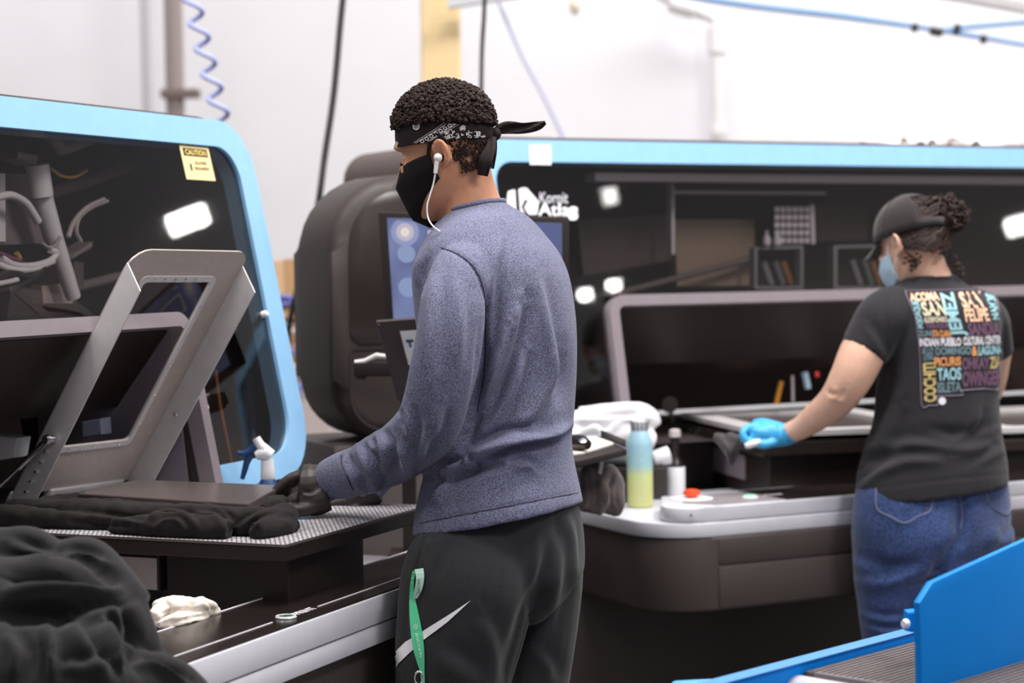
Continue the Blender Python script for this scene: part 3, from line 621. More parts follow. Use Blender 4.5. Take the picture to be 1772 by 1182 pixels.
# ------------------------------------------------------------------ soft-body tools (cloth and figures)
def ellring(c, e1, e2, p, q, n=40, tilt=0, tilt2=0, e=2.0):
    c = Vector(c); out = []
    for k in range(n):
        t = 2*math.pi*k/n; ct, st = math.cos(t), math.sin(t)
        x = math.copysign(abs(ct)**(2/e), ct); y = math.copysign(abs(st)**(2/e), st)
        out.append(c + e1*(p*x) + e2*(q*y) + Vector((0, 0, tilt*x+tilt2*y)))
    return out
def add_loft(bm, rings):
    vs = [[bm.verts.new(p) for p in r] for r in rings]; n = len(vs[0])
    for i in range(len(vs)-1):
        for k in range(n): bm.faces.new([vs[i][k], vs[i][(k+1) % n], vs[i+1][(k+1) % n], vs[i+1][k]])
    bm.faces.new(vs[0][::-1]); bm.faces.new(vs[-1])
def smooth_rings(keys, n=5):
    """catmull interpolation of numeric key tuples"""
    return [tuple(v) for v in catmull(keys, n)]
def limb(bm, keys, n=18, sub=5, flat=1.0, flat_dir=None):
    """keys (px, py, half width in px, Y): a tapering limb whose outline follows the photo at its own depth"""
    K_ = smooth_rings(keys, sub); P = [at(k[0], k[1], k[3]) for k in K_]; R = [k[2]*k[3]/F for k in K_]
    add_tube(bm, P, R, n)
def limbw(bm, keys, n=16, sub=5):
    K_ = smooth_rings(keys, sub); add_tube(bm, [Vector(k[:3]) for k in K_], [k[3] for k in K_], n)
def remesh(bm, voxel, smooth=4, fac=.5):
    bmesh.ops.recalc_face_normals(bm, faces=bm.faces[:])
    me = bpy.data.meshes.new('tmp'); bm.to_mesh(me); bm.free()
    o = bpy.data.objects.new('tmp', me); COL.objects.link(o)
    m = o.modifiers.new('r', 'REMESH'); m.mode = 'VOXEL'; m.voxel_size = voxel; m.adaptivity = 0
    if smooth:
        m = o.modifiers.new('s', 'SMOOTH'); m.factor = fac; m.iterations = smooth
    dg = bpy.context.evaluated_depsgraph_get(); r = bpy.data.meshes.new_from_object(o.evaluated_get(dg))
    bpy.data.objects.remove(o); bpy.data.meshes.remove(me)
    for p in r.polygons: p.use_smooth = True
    return r
def getv(me):
    a = np.empty(len(me.vertices)*3, np.float32); me.vertices.foreach_get('co', a); return a.reshape(-1, 3).astype(float)
def getn(me):
    a = np.empty(len(me.vertices)*3, np.float32); me.vertices.foreach_get('normal', a); return a.reshape(-1, 3).astype(float)
def setv(me, V):
    me.vertices.foreach_set('co', V.astype(np.float32).ravel()); me.update()
_CAM = np.array(CAM); _FW, _RT, _UP = np.array(FW), np.array(RT), np.array(UP)
def projn(V):
    d = V-_CAM; z = d@_FW; return np.stack([CX+F*(d@_RT)/z, CY-F*(d@_UP)/z], 1), z
def creases(me, folds, scale=1.0):
    """folds: (polyline of outline points seen on the cloth, width px, depth m, kind); kind 0 valley, 1 ridge/valley pair"""
    V = getv(me); N = getn(me); P, z = projn(V); vd = (_CAM-V); vd /= np.linalg.norm(vd, axis=1)[:, None]
    facing = np.clip(((N*vd).sum(1)+.05)*3, 0, 1); D = np.zeros(len(V))
    for pts, w, amp, kind in folds:
        C = np.array(catmull(pts, 5))[:, :2]; L = len(C)-1
        lo, hi = C.min(0)-3.2*w, C.max(0)+3.2*w
        idx = np.nonzero((P[:, 0] > lo[0]) & (P[:, 0] < hi[0]) & (P[:, 1] > lo[1]) & (P[:, 1] < hi[1]) & (facing > 0))[0]
        if not len(idx): continue
        p = P[idx]; best = np.full(len(idx), 1e9); sg = np.zeros(len(idx)); tt = np.zeros(len(idx))
        for i in range(L):
            a, b = C[i], C[i+1]; ab = b-a; l2 = ab@ab+1e-9
            t = np.clip(((p-a)@ab)/l2, 0, 1); q = a+t[:, None]*ab; dd = np.linalg.norm(p-q, axis=1)
            s = np.sign(ab[0]*(p[:, 1]-a[1])-ab[1]*(p[:, 0]-a[0])); m = dd < best
            best[m] = dd[m]; sg[m] = s[m]; tt[m] = (i+t[m])/L
        env = np.clip(np.sin(np.pi*np.clip(tt, .02, .98)), 0, 1)**.6
        x = best/w
        f = -np.exp(-x*x) if kind == 0 else (sg*x*np.exp(-x*x)*2.33 if kind == 1 else np.exp(-x*x))
        D[idx] += amp*f*env
    V = V + N*(D*facing*scale)[:, None]; setv(me, V)
def ripple(me, amp, scale, seed=0, stretch=(1, 1, 1)):
    V = getv(me); N = getn(me); D = np.empty(len(V)); off = Vector((seed*3.1, seed*1.7, seed))
    for i, v in enumerate(V): D[i] = noise.noise(Vector((v[0]*scale*stretch[0], v[1]*scale*stretch[1], v[2]*scale*stretch[2]))+off)
    setv(me, V+N*(D*amp)[:, None])
def bvh_of(me):
    return BVHTree.FromPolygons([tuple(v.co) for v in me.vertices], [tuple(p.vertices) for p in me.polygons])
def hit(bv, px, py, lift=.002, fallback=None):
    d = ray(px, py).normalized(); r = bv.ray_cast(CAM, d)
    if r[0] is None: return fallback
    n = r[1] if r[1].dot(d) < 0 else -r[1]
    return r[0]+n*lift
def on_cloth(bm, bv, pts, lift=.002):
    """a flat print laid on the cloth; polygon is cut finely so that it follows the folds"""
    t = bmesh.new(); f = t.faces.new([t.verts.new((x, y, 0)) for x, y in pts])
    bmesh.ops.triangulate(t, faces=[f])
    for _ in range(5):
        es = [e for e in t.edges if e.calc_length() > 7]
        if not es: break
        bmesh.ops.subdivide_edges(t, edges=es, cuts=1); bmesh.ops.triangulate(t, faces=t.faces[:])
    mp = {}; last = None
    for v in t.verts:
        h = hit(bv, v.co.x, v.co.y, lift); mp[v] = bm.verts.new(h) if h is not None else None
    for f in t.faces:
        vs = [mp[v] for v in f.verts]
        if all(vs):
            try: bm.faces.new(vs)
            except ValueError: pass
    t.free()
def cloth_text(bm, bv, s, q, rot=0, bold=.03, lift=.0022):
    V, Fc = text_mesh(s, bold); f = quad(*q); vs = []
    for x, y in V:
        if rot == 90: x, y = 1-y, x
        elif rot == -90: x, y = y, 1-x
        p = f(x, y); h = hit(bv, p[0], p[1], lift); vs.append(bm.verts.new(h) if h is not None else None)
    for fc in Fc:
        v = [vs[i] for i in fc]
        if all(v):
            try: bm.faces.new(v)
            except ValueError: pass
def seam(name, bv, pts, r, m, parent, lift=.001):
    P = [hit(bv, p[0], p[1], lift) for p in catmull(pts, 6)]; P = [p for p in P if p is not None]
    bm = NB(); add_tube(bm, P, r, 6); return obj(name, bm, m, parent, 60)
_ICO = None
def blobs(bm, pts, rad):
    """tight curls: little irregular lumps"""
    global _ICO
    if _ICO is None:
        t = bmesh.new(); bmesh.ops.create_icosphere(t, subdivisions=1, radius=1); t.verts.ensure_lookup_table()
        _ICO = ([v.co.copy() for v in t.verts], [tuple(v.index for v in f.verts) for f in t.faces]); t.free()
    for p, r in zip(pts, rad):
        rot = Matrix.Rotation(random.uniform(0, 6.28), 3, Vector((random.gauss(0, 1), random.gauss(0, 1), random.gauss(0, 1))).normalized())
        s = Vector((random.uniform(.7, 1.25), random.uniform(.7, 1.25), random.uniform(.7, 1.25)))
        vs = [bm.verts.new(Vector(p) + rot @ Vector((v.x*s.x, v.y*s.y, v.z*s.z))*r) for v in _ICO[0]]
        for f in _ICO[1]: bm.faces.new([vs[i] for i in f])
class Head:
    """head frame: o = ear level on the head axis, f forward, l left, z up (pitched)"""
    LV = [(-.118, .080, -.045, .020), (-.108, .091, -.01, .036), (-.09, .094, .03, .048), (-.07, .095, .05, .056), (-.05, .097, .066, .061), (-.03, .098, .077, .065),
          (-.012, .096, .085, .068), (.004, .088, .091, .0705), (.022, .091, .096, .073), (.045, .0965, .1, .0755), (.07, .094, .1, .076), (.093, .083, .091, .07), (.112, .06, .072, .056), (.124, .03, .04, .032)]
    def __init__(s, o, f, pitch, sc=1.0, fx=1.0, ex=-.012, ez=0, es=1.0):
        s.fx = fx; s.ex = ex; s.ez = ez; s.es = es
        s.o = Vector(o); f = Vector((f[0], f[1], 0)).normalized(); s.l = Vector((-f.y, f.x, 0)); p = math.radians(pitch)
        s.f = (f*math.cos(p) - Vector((0, 0, math.sin(p)))); s.z = (Vector((0, 0, math.cos(p))) + f*math.sin(p)); s.sc = sc
    def __call__(s, x, y, z):
        if x > 0: x *= s.fx
        return s.o + (s.f*x + s.l*y + s.z*z)*s.sc
    def build(s, bm):
        rings = []
        for z, xf, xb, w in [tuple(v) for v in catmull(s.LV, 3)]:
            c = (xf-xb)/2; hl = (xf+xb)/2; r = []
            for k in range(40):
                t = 2*math.pi*k/40; ct, st = math.cos(t), math.sin(t)
                e = 2.25; x = math.copysign(abs(ct)**(2/e), ct); y = math.copysign(abs(st)**(2/e), st)
                if ct > 0: y *= 1-.16*ct*ct
                r.append(s(c+hl*x, w*y, z))
            rings.append(r)
        add_loft(bm, rings)
        # nose, brow, lips, chin
        add_tube(bm, [s(.088, 0, .022), s(.098, 0, .008), s(.110, 0, -.012), s(.118, 0, -.028), s(.104, 0, -.036)], [.007, .008, .010, .013, .010], 12)
        for y in (-1, 1):
            add_tube(bm, [s(.098, .010*y, -.031), s(.108, .013*y, -.031)], [.008, .007], 10)
            add_tube(bm, [s(.093, .010*y, .034), s(.094, .03*y, .037), s(.078, .05*y, .030)], [.007, .008, .006], 10)
            add_tube(bm, [s(.074, .016*y, .010), s(.079, .031*y, .0105), s(.068, .047*y, .007)], [.0065, .0085, .0065], 10)
            add_tube(bm, [s(.080, .032*y, -.018), s(.066, .05*y, -.014)], [.016, .015], 10)
            s.ear(bm, y)
        add_tube(bm, [s(.092, -.018, -.06), s(.1015, 0, -.0595), s(.092, .018, -.06)], [.004, .006, .004], 8)
        add_tube(bm, [s(.09, -.016, -.071), s(.100, 0, -.0715), s(.09, .016, -.071)], [.004, .0065, .004], 8)
        add_tube(bm, [s(.088, -.012, -.10), s(.094, 0, -.102), s(.088, .012, -.10)], [.010, .013, .010], 10)
    def ear(s, bm, y):
        w = .070
        helix = [(.012, 0, .004), (.016, .006, .016), (.010, .012, .029), (-.004, .017, .034), (-.017, .020, .026), (-.021, .020, .010), (-.017, .017, -.006), (-.009, .012, -.020), (.001, .008, -.026), (.008, .003, -.018)]
        E = s.ex; ez = s.ez; k_ = s.es; H = [s(a*k_+E, (w+b*k_)*y, c*k_+ez) for a, b, c in helix]
        add_tube(bm, [Vector(p) for p in catmull(H, 4)], .0042, 8)
        H2_ = [s(a*.7*k_-.002+E, (w+b*.65*k_)*y, c*.72*k_+ez) for a, b, c in helix]
        add_tube(bm, [Vector(p) for p in catmull(H2_, 3)], .0055, 8)
        add_tube(bm, [s(-.012+E, (w+.002)*y, -.016*k_+ez), s(-.012+E, (w+.004)*y, .022*k_+ez)], .008, 8)
        add_tube(bm, [s(.002+E, (w+.006)*y, -.021*k_+ez), s(.0+E, (w+.007)*y, -.028*k_+ez)], [.006, .005], 8)
    def eyes(s, root, iris):
        for y in (1, -1):
            c = s(.0665, .030*y, .003)
            bm = NB(); bmesh.ops.create_uvsphere(bm, u_segments=16, v_segments=10, radius=.0118*s.sc); bmesh.ops.translate(bm, verts=bm.verts, vec=c)
            e = obj('eye', bm, mat('eye_white', (225, 215, 208), .2), root, 180)
            bm = NB(); add_lathe(bm, [(.0055, 0), (.005, .0012), (.001, .0018)], c+(s.f*.9-s.z*.42).normalized()*.0108, s.f*.9-s.z*.42, 14); obj('iris', bm, mat('iris', iris, .1), e)
def finger(bm, pts, r0, r1): add_tube(bm, [Vector(p) for p in catmull(pts, 5)], list(np.linspace(r0, r1, (len(pts)-1)*5+1)), 12)
# ------------------------------------------------------------------ man in blue shirt
def fabric(name, c1, c2, scale=420, rough=.9, sheen=.3, bump=.25, big=.05):
    m = bpy.data.materials.new(name); m.use_nodes = True; nt = m.node_tree; b = nt.nodes['Principled BSDF']
    tc = nt.nodes.new('ShaderNodeTexCoord'); n = nt.nodes.new('ShaderNodeTexNoise'); n.inputs['Scale'].default_value = scale; n.inputs['Detail'].default_value = 3
    mp = nt.nodes.new('ShaderNodeMapping'); mp.inputs['Scale'].default_value = (1, 1, .55)
    nt.links.new(tc.outputs['Object'], mp.inputs[0]); nt.links.new(mp.outputs[0], n.inputs['Vector'])
    r = nt.nodes.new('ShaderNodeValToRGB'); r.color_ramp.elements[0].position = .36; r.color_ramp.elements[1].position = .64
    r.color_ramp.elements[0].color = lin(c1); r.color_ramp.elements[1].color = lin(c2)
    nt.links.new(n.outputs[0], r.inputs[0])
    n2 = nt.nodes.new('ShaderNodeTexNoise'); n2.inputs['Scale'].default_value = 9; nt.links.new(tc.outputs['Object'], n2.inputs['Vector'])
    mr = nt.nodes.new('ShaderNodeMapRange'); mr.inputs[1].default_value = .3; mr.inputs[2].default_value = .7; mr.inputs[3].default_value = 1-big; mr.inputs[4].default_value = 1+big
    nt.links.new(n2.outputs[0], mr.inputs[0])
    mx = nt.nodes.new('ShaderNodeMixRGB'); mx.blend_type = 'MULTIPLY'; mx.inputs[0].default_value = 1
    nt.links.new(r.outputs[0], mx.inputs[1]); nt.links.new(mr.outputs[0], mx.inputs[2]); nt.links.new(mx.outputs[0], b.inputs['Base Color'])
    b.inputs['Roughness'].default_value = rough; b.inputs['Specular IOR Level'].default_value = .2
    b.inputs['Sheen Weight'].default_value = sheen; b.inputs['Sheen Roughness'].default_value = .5
    bp = nt.nodes.new('ShaderNodeBump'); bp.inputs['Strength'].default_value = bump; bp.inputs['Distance'].default_value = .0015
    nt.links.new(n.outputs[0], bp.inputs['Height']); nt.links.new(bp.outputs[0], b.inputs['Normal']); return m
def skin(name, c, c2):
    m = mat(name, c, .48, 0, .4, .10, 14, .12, 500)
    b = m.node_tree.nodes['Principled BSDF']; b.inputs['Subsurface Weight'].default_value = .12; b.inputs['Subsurface Radius'].default_value = (.012, .005, .003); b.inputs['Subsurface Scale'].default_value = .5
    return m
YM = 3.83
MF = Vector((-.92, .39, 0)).normalized(); ML = Vector((-.39, -.92, 0)).normalized()
MSK = skin('brown_skin', (204, 146, 114), (120, 78, 60))
man = thing('person', 'man in heathered blue shirt, black head wrap and mask standing at near printer', 'person', (at(850, 900, YM).x, YM, 0))
def torso(bm, keys, YC, fdir, ldir, grow=1.0, fixq=True, n=44, sub=4):
    """keys: (py, cx, half width px, side (or depth) semi axis m, tilt forward, tilt left)"""
    rings = []
    for k in smooth_rings(keys, sub):
        py, cx, hw, q, t1, t2 = k; c = at(cx, py, YC); Wd = hw*YC/F*grow
        if fixq: p = math.sqrt(max(Wd**2-(q*grow*ldir.x)**2, .0025))/abs(fdir.x); qq = q*grow
        else: p = q*grow; qq = math.sqrt(max(Wd**2-(p*fdir.x)**2, .0025))/abs(ldir.x)
        rings.append(ellring(c, fdir, ldir, p, qq, n, t1, t2, 2.15))
    add_loft(bm, rings)
# --- body (head, neck, trunk, arms, legs) as one surface
MH = Head(at(768, 268, YM), MF, 14, 1.0, .86, -.028, -.014, .86)
bm = NB(); MH.build(bm)
limb(bm, [(792, 268, 50, YM), (800, 300, 50, YM), (808, 335, 52, YM), (820, 380, 58, YM), (838, 440, 70, YM)], 22)
torso(bm, [(430, 845, 88, .14, 0, 0), (520, 854, 100, .14, 0, 0), (640, 866, 96, .13, 0, 0), (760, 868, 88, .12, 0, 0), (880, 866, 100, .135, 0, 0), (960, 862, 104, .14, 0, 0)], YM, MF, ML)
limb(bm, [(826, 452, 34, 3.75), (784, 510, 42, 3.645), (772, 620, 41, 3.62), (745, 738, 38, 3.67), (662, 797, 34, 3.83), (592, 824, 28, 3.96), (566, 833, 26, 3.985)], 16)
RS = [tuple(at(*p)) for p in ((866, 452, 3.92), (850, 520, 4.03), (790, 645, 4.09), (738, 752, 4.13), (672, 798, 4.16), (622, 850, 4.17))]
limbw(bm, [(*p, r) for p, r in zip(RS, (.04, .048, .045, .042, .034, .03))], 14)
def leg_keys(grow):
    return tuple([(k[1], k[0], k[2], k[3]) for k in L] for L in _leg(grow))
def _leg(grow):
    return ([(905, 846, 56*grow, 3.89), (938, 830, 82*grow, 3.84), (968, 818, 108*grow, 3.775), (1000, 812, 118*grow, 3.74), (1060, 803, 115*grow, 3.73), (1182, 782, 101*grow, 3.72), (1330, 770, 84*grow, 3.73), (1500, 768, 74*grow, 3.78), (1690, 772, 58*grow, 3.8)],
            [(890, 890, 60*grow, 3.90), (925, 900, 86*grow, 3.93), (960, 907, 102*grow, 3.955), (1000, 906, 104*grow, 3.97), (1060, 901, 102*grow, 3.97), (1182, 891, 96*grow, 3.97), (1330, 884, 84*grow, 3.97), (1500, 880, 74*grow, 4.0), (1690, 880, 58*grow, 4.0)])
for L in leg_keys(.62): limb(bm, L, 16)
body = link_mesh('body', remesh(bm, .0042, 3), MSK, man)
MH.eyes(body, (50, 30, 22))
# --- trousers
bm = NB()
torso(bm, [(850, 870, 124, .158, 0, 0), (900, 869, 138, .165, 0, 0), (950, 862, 150, .182, 0, 0), (990, 858, 152, .18, 0, 0), (1015, 855, 140, .165, 0, 0), (1045, 850, 118, .12, 0, 0), (1075, 846, 90, .075, 0, 0)], YM+.01, MF, ML)
for L in leg_keys(1.0): limb(bm, L, 26)
pm = remesh(bm, .0062, 6)
creases(pm, [
    ([(971, 880), (949, 985), (915, 1066), (890, 1148), (880, 1200)], 16, .018, 0),
    ([(928, 890), (930, 960), (926, 1046), (912, 1100)], 9, .0035, 2),
    ([(735, 925), (724, 960), (716, 1000)], 5, .004, 1),
    ([(752, 935), (742, 965), (744, 1010)], 10, .005, 1),
    ([(775, 925), (760, 960), (748, 1000)], 12, .006, 1),
    ([(985, 885), (998, 930), (1003, 1000)], 12, .006, 1),
    ([(960, 900), (975, 960), (968, 1040), (950, 1090)], 16, .007, 1),
    ([(838, 1060), (860, 1110), (866, 1182)], 20, .006, 1),
    ([(700, 1010), (694, 1080), (700, 1150)], 14, .006, 1),
    ([(760, 1120), (800, 1150), (850, 1182)], 22, .005, 1),
    ([(930, 1120), (955, 1150), (960, 1182)], 16, .006, 1)])
ripple(pm, .0035, 9, 3, (1, 1, .5))
KP = fabric('dark_fleece', (38, 38, 40), (50, 50, 53), 900, .95, .12, .2)
trousers = link_mesh('trousers', pm, KP, man)
pbv = bvh_of(pm)
bm = NB(); SW = [(814.7, 1038.8), (775, 1065), (735.5, 1090), (716, 1103), (702, 1111), (686, 1127), (676.5, 1142), (674, 1160), (675, 1178), (690.6, 1148), (716, 1124), (735.5, 1106), (775, 1076)]
on_cloth(bm, pbv, SW, .0016); obj('white_swoosh', bm, mat('white_print_cloth', (246, 244, 248), .7), trousers)
# shoes
for (L, nm) in ((leg_keys(1)[0], 0), (leg_keys(1)[1], 1)):
    a = at(L[-1][0], L[-1][1], L[-1][3]); bm = NB()
    pts = [a+MF*-.07, a+MF*.0, a+MF*.09, a+MF*.17, a+MF*.2]
    rings = []
    for (d, w, h) in ((-.085, .02, .05), (-.075, .036, .085), (-.02, .042, .105), (.06, .046, .085), (.13, .048, .062), (.18, .04, .05), (.205, .02, .035)):
        c = Vector((a.x, a.y, 0))+MF*d; rings.append([c+ML*(w*math.cos(t))+Vector((0, 0, max(.002, h*(.5+.5*math.sin(t))))) for t in [2*math.pi*k/16 for k in range(16)]])
    add_loft(bm, rings); sh = obj('shoe', bm, K['rubber'], man, 60)
# --- shirt
bm = NB()
torso(bm, [(898, 863, 146, .197, -.030, 0), (862, 862, 141, .190, -.024, 0), (820, 864, 131, .176, -.014, 0), (770, 868, 121, .17, -.006, 0), (720, 871, 123, .17, 0, 0), (660, 868, 129, .174, 0, 0),
           (600, 864, 134, .18, 0, 0), (540, 858, 136, .187, 0, 0), (480, 850, 133, .19, 0, 0), (440, 846, 121, .183, 0, 0), (410, 843, 102, .163, 0, 0), (386, 836, 81, .128, -.01, 0), (370, 828, 62, .088, -.012, 0), (360, 823, 50, .062, -.012, 0)], YM, MF, ML)
limb(bm, [(840, 446, 36, 3.77), (806, 464, 50, 3.685), (786, 510, 55, 3.635), (781, 560, 58, 3.61), (772, 620, 59, 3.605), (759, 680, 58, 3.62), (740, 735, 56, 3.66), (700, 775, 53, 3.75), (662, 796, 50, 3.83), (622, 814, 43, 3.92), (594, 822, 40, 3.955), (570, 830, 36, 3.98)], 26)
limbw(bm, [(*p, r) for p, r in zip(RS, (.05, .062, .058, .056, .048, .042))], 18)
sm = remesh(bm, .0052, 5)
creases(sm, [
    # armhole seam and the fold under it
    ([(766, 430), (792, 440), (818, 460), (834, 490), (840, 530), (840, 590), (838, 640)], 3.2, .0035, 0),
    ([(842, 540), (838, 620), (832, 680), (815, 740), (800, 775)], 11, .014, 0),
    ([(872, 420), (858, 480), (852, 560), (848, 620)], 10, .005, 1),
    ([(905, 520), (893, 580), (872, 640), (845, 695), (815, 735)], 14, .012, 1),
    ([(880, 560), (868, 610), (850, 660), (832, 700)], 9, .007, 1),
    ([(935, 470), (955, 560), (966, 650), (960, 710)], 14, .006, 1),
    ([(912, 600), (900, 660), (870, 720), (835, 760)], 13, .007, 1),
    ([(965, 600), (958, 660), (930, 720), (890, 750)], 14, .006, 1),
    # waist folds
    ([(990, 742), (955, 756), (910, 765), (870, 775), (835, 790), (812, 806)], 9, 0.0162, 1),
    ([(812, 782), (840, 766), (885, 748), (930, 740)], 8, 0.0095, 1),
    ([(764, 842), (785, 826), (812, 818), (850, 806), (880, 806)], 8, 0.0149, 0),
    ([(752, 826), (772, 808), (798, 797)], 8, 0.0108, 1),
    ([(880, 805), (910, 800), (930, 812)], 9, 0.0081, 1),
    ([(742, 868), (760, 842), (775, 820)], 10, 0.0095, 1),
    ([(808, 790), (818, 802), (812, 814)], 6, 0.0081, 1),
    # sleeve
    ([(735, 440), (728, 470), (730, 500)], 8, .004, 1),
    ([(760, 470), (752, 560), (748, 650)], 15, .0045, 1),
    ([(800, 480), (806, 560), (800, 640)], 14, .004, 1),
    ([(690, 708), (697, 722), (694, 738)], 5, .010, 0),
    ([(706, 700), (718, 740), (712, 775)], 10, .006, 1),
    ([(655, 745), (672, 770), (676, 800), (665, 830)], 9, .0085, 1),
    ([(622, 770), (640, 795), (655, 825), (660, 848)], 8, .0085, 1),
    ([(600, 788), (606, 805), (622, 830), (632, 850)], 5.5, .007, 1),
    ([(590, 786), (592, 806), (604, 832), (612, 850)], 3.5, .005, 0),
    ([(690, 760), (712, 790), (710, 825)], 11, .009, 1),
    ([(742, 745), (738, 780), (722, 812)], 12, .008, 1),
    ([(770, 700), (760, 745), (745, 780)], 12, .006, 1),
    ([(640, 762), (650, 775), (648, 790)], 6, .005, 1),
    # hem stitching
    ([(725, 906), (790, 893), (860, 880), (930, 866), (1004, 852)], 2.6, .0016, 0)], 1.7)
ripple(sm, .0022, 16, 5, (1, 1, .6))
KS = fabric('blue_heather', (66, 60, 74), (138, 143, 174), 760, .92, .12, .3)
shirt = link_mesh('shirt', sm, KS, man)
sbv = bvh_of(sm)
KSs = mat('dark_seam_thread', (50, 46, 62), .9)
seam('shoulder_seam', sbv, [(764, 429), (790, 439), (816, 458), (833, 488), (840, 530), (840, 590), (837, 650), (826, 712)], .0013, KSs, shirt, .0002)
seam('hem_seam', sbv, [(726, 906), (790, 893), (860, 880), (930, 866), (1000, 853)], .0009, KSs, shirt, .0002)
seam('cuff_seam', sbv, [(590, 787), (593, 806), (604, 832), (611, 848)], .0012, KSs, shirt, .0002)
cr = ellring(at(822, 359, YM), MF, ML, .055, .062, 40, -.012)
bm = NB(); add_tube(bm, cr+[cr[0]], .0058, 8, False); obj('collar', bm, KS, shirt, 180)
# --- gloves
def hand(bm, wr, dirv, up, side, sc=1.0, curl=.5, thumb=True):
    pass
KG = mat('black_nitrile_glove', (52, 44, 43), .5, 0, .45, .05, 60, .2, 120)
bm = NB()
limb(bm, [(584, 828, 30, 3.985), (562, 836, 35, 3.985), (541, 843, 42, 3.985), (520, 842, 38, 3.985)], 18)
limb(bm, [(566, 858, 27, 3.965), (543, 866, 28, 3.96), (520, 868, 20, 3.96)], 14)
W_ = lambda px, py, y: at(px, py, y)
finger(bm, [W_(524, 822, 3.985), W_(502, 830, 3.985), W_(484, 845, 3.985), W_(468, 862, 3.985), W_(458, 876, 3.99)], .0135, .0095)
finger(bm, [W_(520, 832, 4.005), W_(496, 842, 4.005), W_(478, 860, 4.005), W_(466, 880, 4.005)], .0135, .0095)
finger(bm, [W_(524, 844, 4.03), W_(502, 852, 4.03), W_(486, 870, 4.03), W_(478, 888, 4.03)], .012, .009)
finger(bm, [W_(530, 854, 4.05), W_(512, 864, 4.05), W_(500, 880, 4.045), W_(494, 892, 4.04)], .0105, .008)
finger(bm, [W_(552, 872, 3.945), W_(528, 882, 3.935), W_(506, 882, 3.938), W_(486, 878, 3.95)], .0155, .0108)
limb(bm, [(530, 838, 24, 4.0), (512, 846, 21, 4.0), (498, 858, 16, 4.005), (486, 872, 12, 4.0)], 14)
limb(bm, [(535, 860, 22, 3.975), (516, 866, 18, 3.97), (500, 872, 13, 3.97)], 12)
gm = remesh(bm, .0026, 3)
creases(gm, [([(514, 834), (508, 840), (500, 842)], 3, .002, 1), ([(560, 812), (566, 830), (575, 848)], 3, .002, 1), ([(548, 812), (553, 832), (560, 850)], 4, .0025, 1), ([(522, 852), (536, 856), (548, 852)], 4, .002, 1)])
link_mesh('left_glove', gm, KG, man)
bm = NB(); r0 = W_(622, 866, 4.17)
limb(bm, [(648, 846, 27, 4.165), (634, 856, 28, 4.165), (618, 866, 30, 4.17), (600, 874, 28, 4.175)], 16)
for k, (y, yy) in enumerate(((4.15, 870), (4.17, 872), (4.19, 874), (4.21, 876))):
    finger(bm, [W_(604, yy-3, y), W_(584, yy, y), W_(568, yy+6, y), W_(560, yy+13, y)], .0112, .008)
finger(bm, [W_(622, 880, 4.14), W_(610, 886, 4.13), W_(600, 888, 4.135)], .013, .0095)
link_mesh('right_glove', remesh(bm, .003, 3), KG, man)
# --- hair
HC = at(769, 214, YM)
def dome(t, ph, hf=.0985, hb=.098, q=.088, hz=.082, g=1.0):
    ct = math.cos(t)*math.cos(ph); st = math.sin(t)*math.cos(ph)
    return HC + MF*(hf if ct > 0 else hb)*ct*g + ML*q*st*g + Vector((0, 0, hz*math.sin(ph)*g))
bm = NB(); bmesh.ops.create_uvsphere(bm, u_segments=36, v_segments=24, radius=1)
for v in bm.verts:
    c = v.co.copy(); v.co = HC + MF*c.x*.091 + ML*c.y*.081 + Vector((0, 0, max(c.z, -.25)*.076))
pts, rad = [], []
for k in range(3000):
    t = random.uniform(0, 2*math.pi); ph = math.asin(random.uniform(-.02, 1)); g = random.uniform(.94, 1.03)
    pts.append(dome(t, ph, g=g)); rad.append(random.uniform(.0035, .0062))
for k in range(220):      # fringe above the head wrap at the front
    t = random.uniform(-1.0, 1.0); pts.append(dome(t, random.uniform(-.12, .25), .1035, g=random.uniform(.97, 1.03))); rad.append(random.uniform(.003, .0055))
for k in range(1900):      # short hair at the nape and behind the ears
    t = random.choice((-1, 1))*random.uniform(1.78, math.pi); z = random.uniform(-.052, .05)*(1 if abs(t) > 2.2 else .75)+(.012 if abs(t) < 2.2 else 0)
    r = 1.0; x = -.094*abs(math.cos(t))*(1-.7*max(0, -z)/.06*.35)-.004; y = .0735*math.sin(t)*(1-.25*max(0, -z)/.06)
    pts.append(MH(x, y, z)); rad.append(random.uniform(.0018, .0032))
for k in range(1600):
    t = random.uniform(0, 2*math.pi); ph = math.asin(random.uniform(-.05, 1)); pts.append(dome(t, ph, g=random.uniform(1.02, 1.075))); rad.append(random.uniform(.0016, .0032))
t_ = bmesh.new(); bmesh.ops.create_uvsphere(t_, u_segments=40, v_segments=24, radius=1); mp_ = {}
for v in t_.verts:
    c = v.co
    if c.x < -.42 and c.z > -.42+.5*max(0, abs(c.y)-.45): mp_[v] = bm.verts.new(MH(c.x*.1045, c.y*.0805, .03+c.z*.094))
for f in t_.faces:
    if all(v in mp_ for v in f.verts): bm.faces.new([mp_[v] for v in f.verts])
t_.free()
blobs(bm, pts, rad)
hair = obj('hair', bm, mat('black_curly_hair', (46, 32, 28), .75, 0, .3, .25, 120), man, 180)
